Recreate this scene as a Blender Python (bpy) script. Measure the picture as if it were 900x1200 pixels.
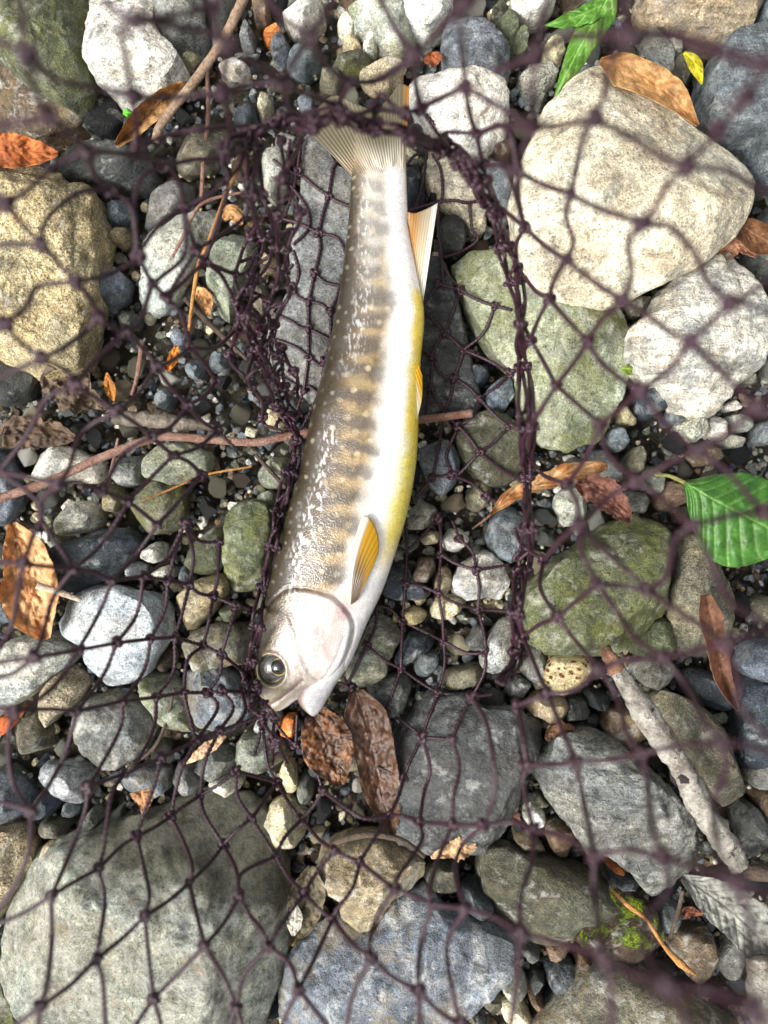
import bpy, bmesh, math, random
import numpy as np
from mathutils import Vector, noise, Matrix
from mathutils.bvhtree import BVHTree
for o in list(bpy.data.objects): bpy.data.objects.remove(o)
SC = bpy.context.scene
COL = SC.collection
R = math.radians
# ---------------------------------------------------------------- camera
H = 0.345            # phone held about 35 cm above the river bed, looking straight down
PX = 0.00036         # metres per photograph pixel on the bed (fish about 25 cm long)
cam = bpy.data.cameras.new('camera'); camo = bpy.data.objects.new('camera', cam); COL.objects.link(camo)
camo.location = (0, 0, H); camo.rotation_euler = (0, 0, 0)
cam.sensor_fit = 'VERTICAL'; cam.sensor_height = 36; cam.lens = 18 * H / (600 * PX)
cam.clip_start = 0.005; cam.clip_end = 500
cam.dof.use_dof = True; cam.dof.focus_distance = H - 0.022; cam.dof.aperture_fstop = 6.2
SC.camera = camo
# ---------------------------------------------------------------- sky and sun (bright overcast, open to the left)
SUN_EL, SUN_AZ = 47, 208      # azimuth measured from +x, counter-clockwise
w = bpy.data.worlds.new('World'); SC.world = w; w.use_nodes = True
nt = w.node_tree; nt.nodes.clear()
sky = nt.nodes.new('ShaderNodeTexSky'); sky.sky_type = 'NISHITA'; sky.sun_disc = False
sky.sun_elevation = R(SUN_EL); sky.sun_rotation = R(90 - SUN_AZ); sky.dust_density = 6; sky.air_density = 1.0
hs = nt.nodes.new('ShaderNodeHueSaturation'); hs.inputs['Saturation'].default_value = 0.16
bgn = nt.nodes.new('ShaderNodeBackground'); bgn.inputs['Strength'].default_value = 0.085
wo = nt.nodes.new('ShaderNodeOutputWorld')
nt.links.new(sky.outputs[0], hs.inputs['Color']); nt.links.new(hs.outputs[0], bgn.inputs['Color']); nt.links.new(bgn.outputs[0], wo.inputs['Surface'])
sl = bpy.data.lights.new('sun', 'SUN'); sl.energy = 1.5; sl.angle = R(24); sl.color = (1.0, 0.965, 0.91)
so = bpy.data.objects.new('sun', sl); COL.objects.link(so)
sd = Vector((math.cos(R(SUN_EL)) * math.cos(R(SUN_AZ)), math.cos(R(SUN_EL)) * math.sin(R(SUN_AZ)), math.sin(R(SUN_EL))))
so.rotation_euler = sd.to_track_quat('Z', 'Y').to_euler(); so.location = sd * 3
SC.view_settings.view_transform = 'Standard'; SC.view_settings.look = 'None'
SC.view_settings.exposure = 1.52; SC.view_settings.gamma = 1; SC.view_settings.use_curve_mapping = False
SC.render.engine = 'CYCLES'
# ---------------------------------------------------------------- helpers
rng = np.random.default_rng(7); random.seed(7)
def lin(c, k=1.0):
    r = [((x / 255) / 12.92 if x / 255 <= 0.04045 else ((x / 255 + 0.055) / 1.055) ** 2.4) * k for x in c]
    return (r[0], r[1], r[2], 1.0)
def P(px, py, z=0.0):                       # photograph pixel + real height above the bed -> metres
    f = (H - z) / H
    return Vector(((px - 450) * PX * f, (600 - py) * PX * f, z))
def tile(t, x, y): return (300 * int(t[0]) + x / 3, 300 * int(t[1]) + y / 3)   # enlarged-view coordinate -> pixel
def pts(s): return [tuple(float(q) for q in a.split(',')) for a in s.split()]
def tpts(t, s): return [tile(t, *p) for p in pts(s)]
def link(o, parent=None):
    COL.objects.link(o)
    if parent: o.parent = parent
    return o
def mesh_obj(name, v, f, mat=None, parent=None, loc=(0, 0, 0), smooth=True, cols=None, sharp=None):
    me = bpy.data.meshes.new(name)
    me.from_pydata([tuple(a) for a in v], [], [tuple(int(q) for q in a) for a in f])
    if smooth: me.polygons.foreach_set('use_smooth', [True] * len(me.polygons))
    if sharp: me.set_sharp_from_angle(angle=R(sharp))
    if cols is not None:
        at = me.color_attributes.new('Col', 'FLOAT_COLOR', 'POINT')
        at.data.foreach_set('color', np.asarray(cols, dtype=np.float32).ravel())
    me.update()
    o = bpy.data.objects.new(name, me); o.location = loc
    if mat: me.materials.append(mat)
    return link(o, parent)
def tag(o, label=None, cat=None, group=None, kind=None):
    if label: o['label'] = label
    if cat: o['category'] = cat
    if group: o['group'] = group
    if kind: o['kind'] = kind
    return o
def empty(name, loc=(0, 0, 0)):
    o = bpy.data.objects.new(name, None); o.location = loc; o.empty_display_size = 0.01
    return link(o)
def cat_rom(p, n):                          # Catmull-Rom through rows of p, n samples per span
    p = np.asarray(p, float); q = np.vstack([2 * p[0] - p[1], p, 2 * p[-1] - p[-2]]); out = []
    for i in range(len(p) - 1):
        a, b, c, d = q[i:i + 4]
        t = np.linspace(0, 1, n, endpoint=False)[:, None]
        out.append(0.5 * (2 * b + (c - a) * t + (2 * a - 5 * b + 4 * c - d) * t ** 2 + (3 * b - a - 3 * c + d) * t ** 3))
    out.append(p[-1:]); return np.vstack(out)
def sstep(a, b, x):
    t = np.clip((np.asarray(x, float) - a) / (b - a), 0, 1); return t * t * (3 - 2 * t)
def fbm(p, s, o=3): return noise.fractal(Vector(p) * s, 1.0, 2.0, o)
# ---------------------------------------------------------------- materials
class NT:
    def __init__(s, name):
        s.m = bpy.data.materials.new(name); s.m.use_nodes = True; s.t = s.m.node_tree; s.t.nodes.clear()
        s.out = s.n('OutputMaterial'); s.b = s.n('BsdfPrincipled'); s.l(s.b.outputs[0], s.out.inputs['Surface'])
    def n(s, k, **kw):
        a = s.t.nodes.new('ShaderNode' + k)
        for q, v in kw.items(): setattr(a, q, v)
        return a
    def l(s, a, b): s.t.links.new(a, b)
    def noise(s, vec, scale, detail=4, rough=0.55, dist=0.0):
        a = s.n('TexNoise'); a.inputs['Scale'].default_value = scale; a.inputs['Detail'].default_value = detail
        a.inputs['Roughness'].default_value = rough; a.inputs['Distortion'].default_value = dist; s.l(vec, a.inputs['Vector']); return a.outputs[0]
    def voro(s, vec, scale, feat='F1', out=0):
        a = s.n('TexVoronoi', feature=feat); a.inputs['Scale'].default_value = scale; s.l(vec, a.inputs['Vector']); return a.outputs[out]
    def ramp(s, x, lo, hi, a=0.0, b=1.0):
        r = s.n('MapRange'); r.inputs['From Min'].default_value = lo; r.inputs['From Max'].default_value = hi
        r.inputs['To Min'].default_value = a; r.inputs['To Max'].default_value = b; s.l(x, r.inputs['Value']); return r.outputs[0]
    def math(s, op, a, b=None):
        m = s.n('Math', operation=op)
        for i, v in enumerate((a, b)):
            if v is None: continue
            if isinstance(v, (int, float)): m.inputs[i].default_value = v
            else: s.l(v, m.inputs[i])
        return m.outputs[0]
    def mix(s, f, a, b, mode='MIX'):
        m = s.n('Mix', data_type='RGBA', blend_type=mode)
        for i, v in ((0, f), (6, a), (7, b)):
            if isinstance(v, (int, float)): m.inputs[i].default_value = v
            elif isinstance(v, tuple): m.inputs[i].default_value = v
            else: s.l(v, m.inputs[i])
        return m.outputs[2]
    def bump(s, h, strength, dist, prev=None):
        b = s.n('Bump'); b.inputs['Strength'].default_value = strength; b.inputs['Distance'].default_value = dist; s.l(h, b.inputs['Height'])
        if prev: s.l(prev, b.inputs['Normal'])
        return b.outputs[0]
    def grey(s, v):
        c = s.n('CombineColor'); [s.l(v, c.inputs[i]) for i in range(3)]; return c.outputs[0]
    def fin(s, col, rough, normal=None, spec=0.4):
        if isinstance(col, tuple): s.b.inputs['Base Color'].default_value = col
        else: s.l(col, s.b.inputs['Base Color'])
        if isinstance(rough, (int, float)): s.b.inputs['Roughness'].default_value = rough
        else: s.l(rough, s.b.inputs['Roughness'])
        s.b.inputs['Specular IOR Level'].default_value = spec
        if normal: s.l(normal, s.b.inputs['Normal'])
        return s.m
    def ovec(s, world=False):               # object coordinates shifted at random per object
        tc = s.n('TexCoord'); oi = s.n('ObjectInfo'); a = s.n('VectorMath', operation='MULTIPLY_ADD')
        s.l(oi.outputs['Random'], a.inputs[0]); a.inputs[1].default_value = (7.3, 3.1, 5.7); s.l(tc.outputs['Object'], a.inputs[2])
        return a.outputs[0], oi.outputs['Color']
def stone_mat(kind, attr=False):
    s = NT('stone_' + kind); v, col = s.ovec()
    if attr:
        a = s.n('Attribute'); a.attribute_name = 'Col'; col = a.outputs['Color']
    big = s.noise(v, 55, 6, 0.6, 0.6); med = s.noise(v, 240, 8, 0.65); fine = s.noise(v, 1500, 3, 0.7)
    hue = s.noise(v, 38, 5, 0.6, 1.0)
    c = s.mix(1.0, col, s.grey(s.ramp(big, 0.32, 0.68, 0.5, 1.42)), 'MULTIPLY')
    c = s.mix(1.0, c, s.grey(s.ramp(med, 0.3, 0.7, 0.52, 1.45)), 'MULTIPLY')
    c = s.mix(1.0, c, s.grey(s.ramp(s.noise(v, 560, 8, 0.75, 0.3), 0.3, 0.7, 0.5, 1.5)), 'MULTIPLY')
    k = {'rough': (0.15, 2.0), 'speck': (0.28, 1.75)}.get(kind, (0.5, 1.5))
    c = s.mix(1.0, c, s.grey(s.ramp(fine, 0.32, 0.68, *k)), 'MULTIPLY')
    c = s.mix(s.ramp(hue, 0.42, 0.7, 0, 0.5), c, s.mix(1.0, c, (1.16, 1.0, 0.76, 1), 'MULTIPLY'))
    c = s.mix(s.ramp(hue, 0.52, 0.3, 0, 0.5), c, s.mix(1.0, c, (0.90, 1.0, 1.08, 1), 'MULTIPLY'))
    # thin pale or dark mineral lines
    ed = s.voro(v, 70, 'DISTANCE_TO_EDGE')
    c = s.mix(s.math('MULTIPLY', s.ramp(ed, 0.012, 0.0, 0, 0.5), s.ramp(big, 0.5, 0.62)), c, s.mix(1.0, c, (0.45, 0.45, 0.45, 1), 'MULTIPLY'))
    # mineral flecks, pale and dark
    vf = s.n('TexVoronoi'); vf.inputs['Scale'].default_value = 780; s.l(v, vf.inputs['Vector']); sc_ = s.n('SeparateColor'); s.l(vf.outputs['Color'], sc_.inputs[0])
    dotm = s.ramp(vf.outputs['Distance'], 0.42, 0.28)
    c = s.mix(s.math('MULTIPLY', dotm, s.ramp(sc_.outputs[0], 0.78, 0.9, 0, 0.5)), c, s.mix(1.0, c, (1.8, 1.8, 1.75, 1), 'MULTIPLY'))
    c = s.mix(s.math('MULTIPLY', dotm, s.ramp(sc_.outputs[1], 0.74, 0.9, 0, 0.6)), c, lin((52, 50, 46)))
    # grazed pale scuffs and dark stains
    c = s.mix(s.ramp(s.noise(v, 95, 9, 0.74, 0.4), 0.55, 0.66, 0, 0.7), c, s.mix(0.5, c, lin((222, 222, 216))))
    c = s.mix(s.ramp(s.noise(v, 70, 9, 0.74, 1.4), 0.55, 0.66, 0, 0.75), c, s.mix(1.0, c, (0.40, 0.40, 0.38, 1), 'MULTIPLY'))
    rough = s.ramp(med, 0.3, 0.7, 0.5, 0.88) if kind != 'gravel' else s.ramp(med, 0.3, 0.7, 0.28, 0.7)
    h = s.math('ADD', s.math('MULTIPLY', med, 1.0), s.math('MULTIPLY', fine, 0.32))
    rdg = s.n('TexNoise'); rdg.noise_type = 'RIDGED_MULTIFRACTAL'; rdg.inputs['Scale'].default_value = 75; rdg.inputs['Detail'].default_value = 6; rdg.inputs['Roughness'].default_value = 0.6; s.l(v, rdg.inputs['Vector'])
    nrm = s.bump(rdg.outputs[0], 0.28, 0.0022)
    nrm = s.bump(h, 0.95, 0.0020, nrm)
    if kind == 'rough':
        nrm = s.bump(s.voro(v, 620), 0.55, 0.0010, nrm)
    if kind == 'vein' or kind == 'quartz':
        mp = s.n('Mapping'); mp.inputs['Rotation'].default_value = (0.2, 0.1, 0.7); mp.inputs['Scale'].default_value = (1, 5.5, 1); s.l(v, mp.inputs['Vector'])
        st = s.noise(mp.outputs[0], 60, 7, 0.62, 0.8)
        c = s.mix(1.0, c, s.grey(s.ramp(st, 0.32, 0.68, 0.6, 1.35)), 'MULTIPLY'); nrm = s.bump(st, 0.6, 0.0018, nrm)
    if kind == 'quartz':
        c = s.mix(s.ramp(s.noise(v, 85, 7, 0.7, 1.2), 0.50, 0.66, 0, 0.62), c, lin((120, 124, 128)))
        c = s.mix(s.ramp(s.noise(v, 48, 6, 0.7, 0.6), 0.56, 0.7, 0, 0.6), c, lin((160, 135, 90)))
    if kind == 'ochre':
        c = s.mix(s.ramp(s.noise(v, 50, 7, 0.68, 0.8), 0.51, 0.64, 0, 0.55), c, lin((140, 122, 86)))
        c = s.mix(s.ramp(s.noise(v, 90, 7, 0.7, 0.8), 0.54, 0.66, 0, 0.6), c, lin((205, 205, 195)))
    if kind == 'moss' or kind == 'brightmoss':
        mk = s.noise(v, 60, 9, 0.72, 0.5)
        g = s.mix(s.ramp(fine, 0.35, 0.65), lin((62, 72, 22)), lin((128, 132, 58))) if kind == 'moss' else s.mix(s.ramp(fine, 0.35, 0.65), lin((70, 92, 10)), lin((170, 196, 40)))
        f = s.ramp(mk, 0.47, 0.64, 0, 0.72) if kind == 'moss' else s.ramp(mk, 0.53, 0.57, 0, 1)
        c = s.mix(f, c, g); c = s.mix(s.ramp(s.noise(v, 110, 7, 0.7), 0.56, 0.66, 0, 0.55), c, lin((185, 186, 170)))
        if kind == 'brightmoss': nrm = s.bump(s.math('MULTIPLY', f, s.noise(v, 1100, 3, 0.7)), 1.0, 0.003, nrm)
    if kind == 'mottle':
        c = s.mix(s.ramp(s.noise(v, 130, 10, 0.8, 0.5), 0.47, 0.60, 0, 0.55), c, lin((236, 233, 222)))
        c = s.mix(s.ramp(s.noise(v, 110, 10, 0.8, 0.9), 0.54, 0.64, 0, 0.6), c, lin((136, 132, 116)))
        c = s.mix(s.ramp(s.noise(v, 95, 8, 0.7, 0.5), 0.57, 0.68, 0, 0.7), c, lin((176, 146, 102)))
        c = s.mix(s.ramp(s.voro(v, 230), 0.12, 0.05, 0, 0.8), c, lin((60, 62, 36)))
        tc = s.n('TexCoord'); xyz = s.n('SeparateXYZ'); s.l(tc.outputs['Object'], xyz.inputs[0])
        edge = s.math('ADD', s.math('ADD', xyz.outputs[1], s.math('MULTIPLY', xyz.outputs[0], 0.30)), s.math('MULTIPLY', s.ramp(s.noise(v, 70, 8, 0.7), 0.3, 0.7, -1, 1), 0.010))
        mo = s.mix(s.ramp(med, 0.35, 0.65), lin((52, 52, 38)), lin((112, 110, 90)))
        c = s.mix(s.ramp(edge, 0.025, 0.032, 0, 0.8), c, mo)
        nrm = s.bump(s.noise(v, 300, 8, 0.8), 1.0, 0.0030, nrm)
    if kind == 'wet':
        rough = s.ramp(s.noise(v, 120, 6, 0.7), 0.38, 0.62, 0.12, 0.6)
    if kind == 'spot':
        sp = s.voro(v, 420); c = s.mix(s.math('MULTIPLY', s.ramp(sp, 0.42, 0.3), s.ramp(s.noise(v, 160, 5, 0.6), 0.4, 0.52)), c, lin((96, 52, 18)))
    return s.fin(c, rough, nrm, 0.6 if kind == 'wet' else 0.35)
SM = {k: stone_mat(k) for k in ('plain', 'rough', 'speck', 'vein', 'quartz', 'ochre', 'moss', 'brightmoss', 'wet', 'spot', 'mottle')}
GRAVEL = stone_mat('gravel', True)
def leaf_mat(name, gloss, bump=0.5, trans=0.25):
    s = NT(name); a = s.n('Attribute'); a.attribute_name = 'Col'; v, _ = s.ovec()
    n1 = s.noise(v, 160, 7, 0.65); n2 = s.noise(v, 900, 4, 0.6)
    c = s.mix(1.0, a.outputs['Color'], s.grey(s.ramp(n1, 0.3, 0.7, 0.62, 1.32)), 'MULTIPLY')
    c = s.mix(1.0, c, s.grey(s.ramp(n2, 0.3, 0.7, 0.75, 1.22)), 'MULTIPLY')
    m = s.fin(c, s.ramp(n1, 0.3, 0.7, gloss, min(1, gloss + 0.25)), s.bump(s.math('ADD', n1, s.math('MULTIPLY', n2, 0.4)), bump, 0.0012), 0.45)
    if trans:
        tr = s.n('BsdfTranslucent'); s.l(c, tr.inputs[0]); mx = s.n('MixShader'); mx.inputs[0].default_value = trans
        s.l(s.b.outputs[0], mx.inputs[1]); s.l(tr.outputs[0], mx.inputs[2]); s.l(mx.outputs[0], s.out.inputs['Surface'])
    return m
LEAFDRY = leaf_mat('dry_leaf', 0.5, 1.0); LEAFGREEN = leaf_mat('green_leaf', 0.28, 0.25, 0.2); LEAFWET = leaf_mat('wet_leaf', 0.06, 0.7, 0.03)
def wood_mat(name, c1, c2, sc=120, patch=None, rough=0.7):
    s = NT(name); v, _ = s.ovec()
    n1 = s.noise(v, sc, 7, 0.65, 0.5); n2 = s.noise(v, sc * 6, 5, 0.7)
    c = s.mix(s.ramp(n1, 0.35, 0.65), c1, c2); c = s.mix(1.0, c, s.grey(s.ramp(n2, 0.3, 0.7, 0.6, 1.35)), 'MULTIPLY')
    if patch: c = s.mix(s.ramp(s.noise(v, 170, 8, 0.8), 0.575, 0.62), c, patch)
    return s.fin(c, rough, s.bump(s.math('ADD', n1, n2), 1.0, 0.0016), 0.35)
# ---------------------------------------------------------------- river bed
PAL = {'wh': ((226, 224, 216), 'white'), 'cr': ((216, 208, 180), 'cream'), 'be': ((222, 214, 192), 'pale beige'), 'pg': ((186, 188, 180), 'pale grey'),
       'pn': ((158, 162, 146), 'pale green-grey'), 'gr': ((132, 134, 130), 'grey'), 'dg': ((90, 93, 92), 'dark grey'),
       'bg': ((128, 136, 142), 'blue-grey'), 'pb': ((184, 190, 191), 'pale blue-grey'), 'db': ((78, 86, 94), 'dark blue-grey'), 'bk': ((52, 55, 58), 'charcoal'),
       'ol': ((126, 123, 106), 'olive'), 'do': ((94, 93, 78), 'dark olive'), 'gn': ((112, 117, 94), 'green'),
       'tn': ((180, 168, 144), 'tan'), 'br': ((120, 104, 86), 'brown'), 'dr': ((84, 70, 58), 'dark brown'), 'oc': ((172, 160, 130), 'ochre'), 'or': ((214, 142, 84), 'orange')}
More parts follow.
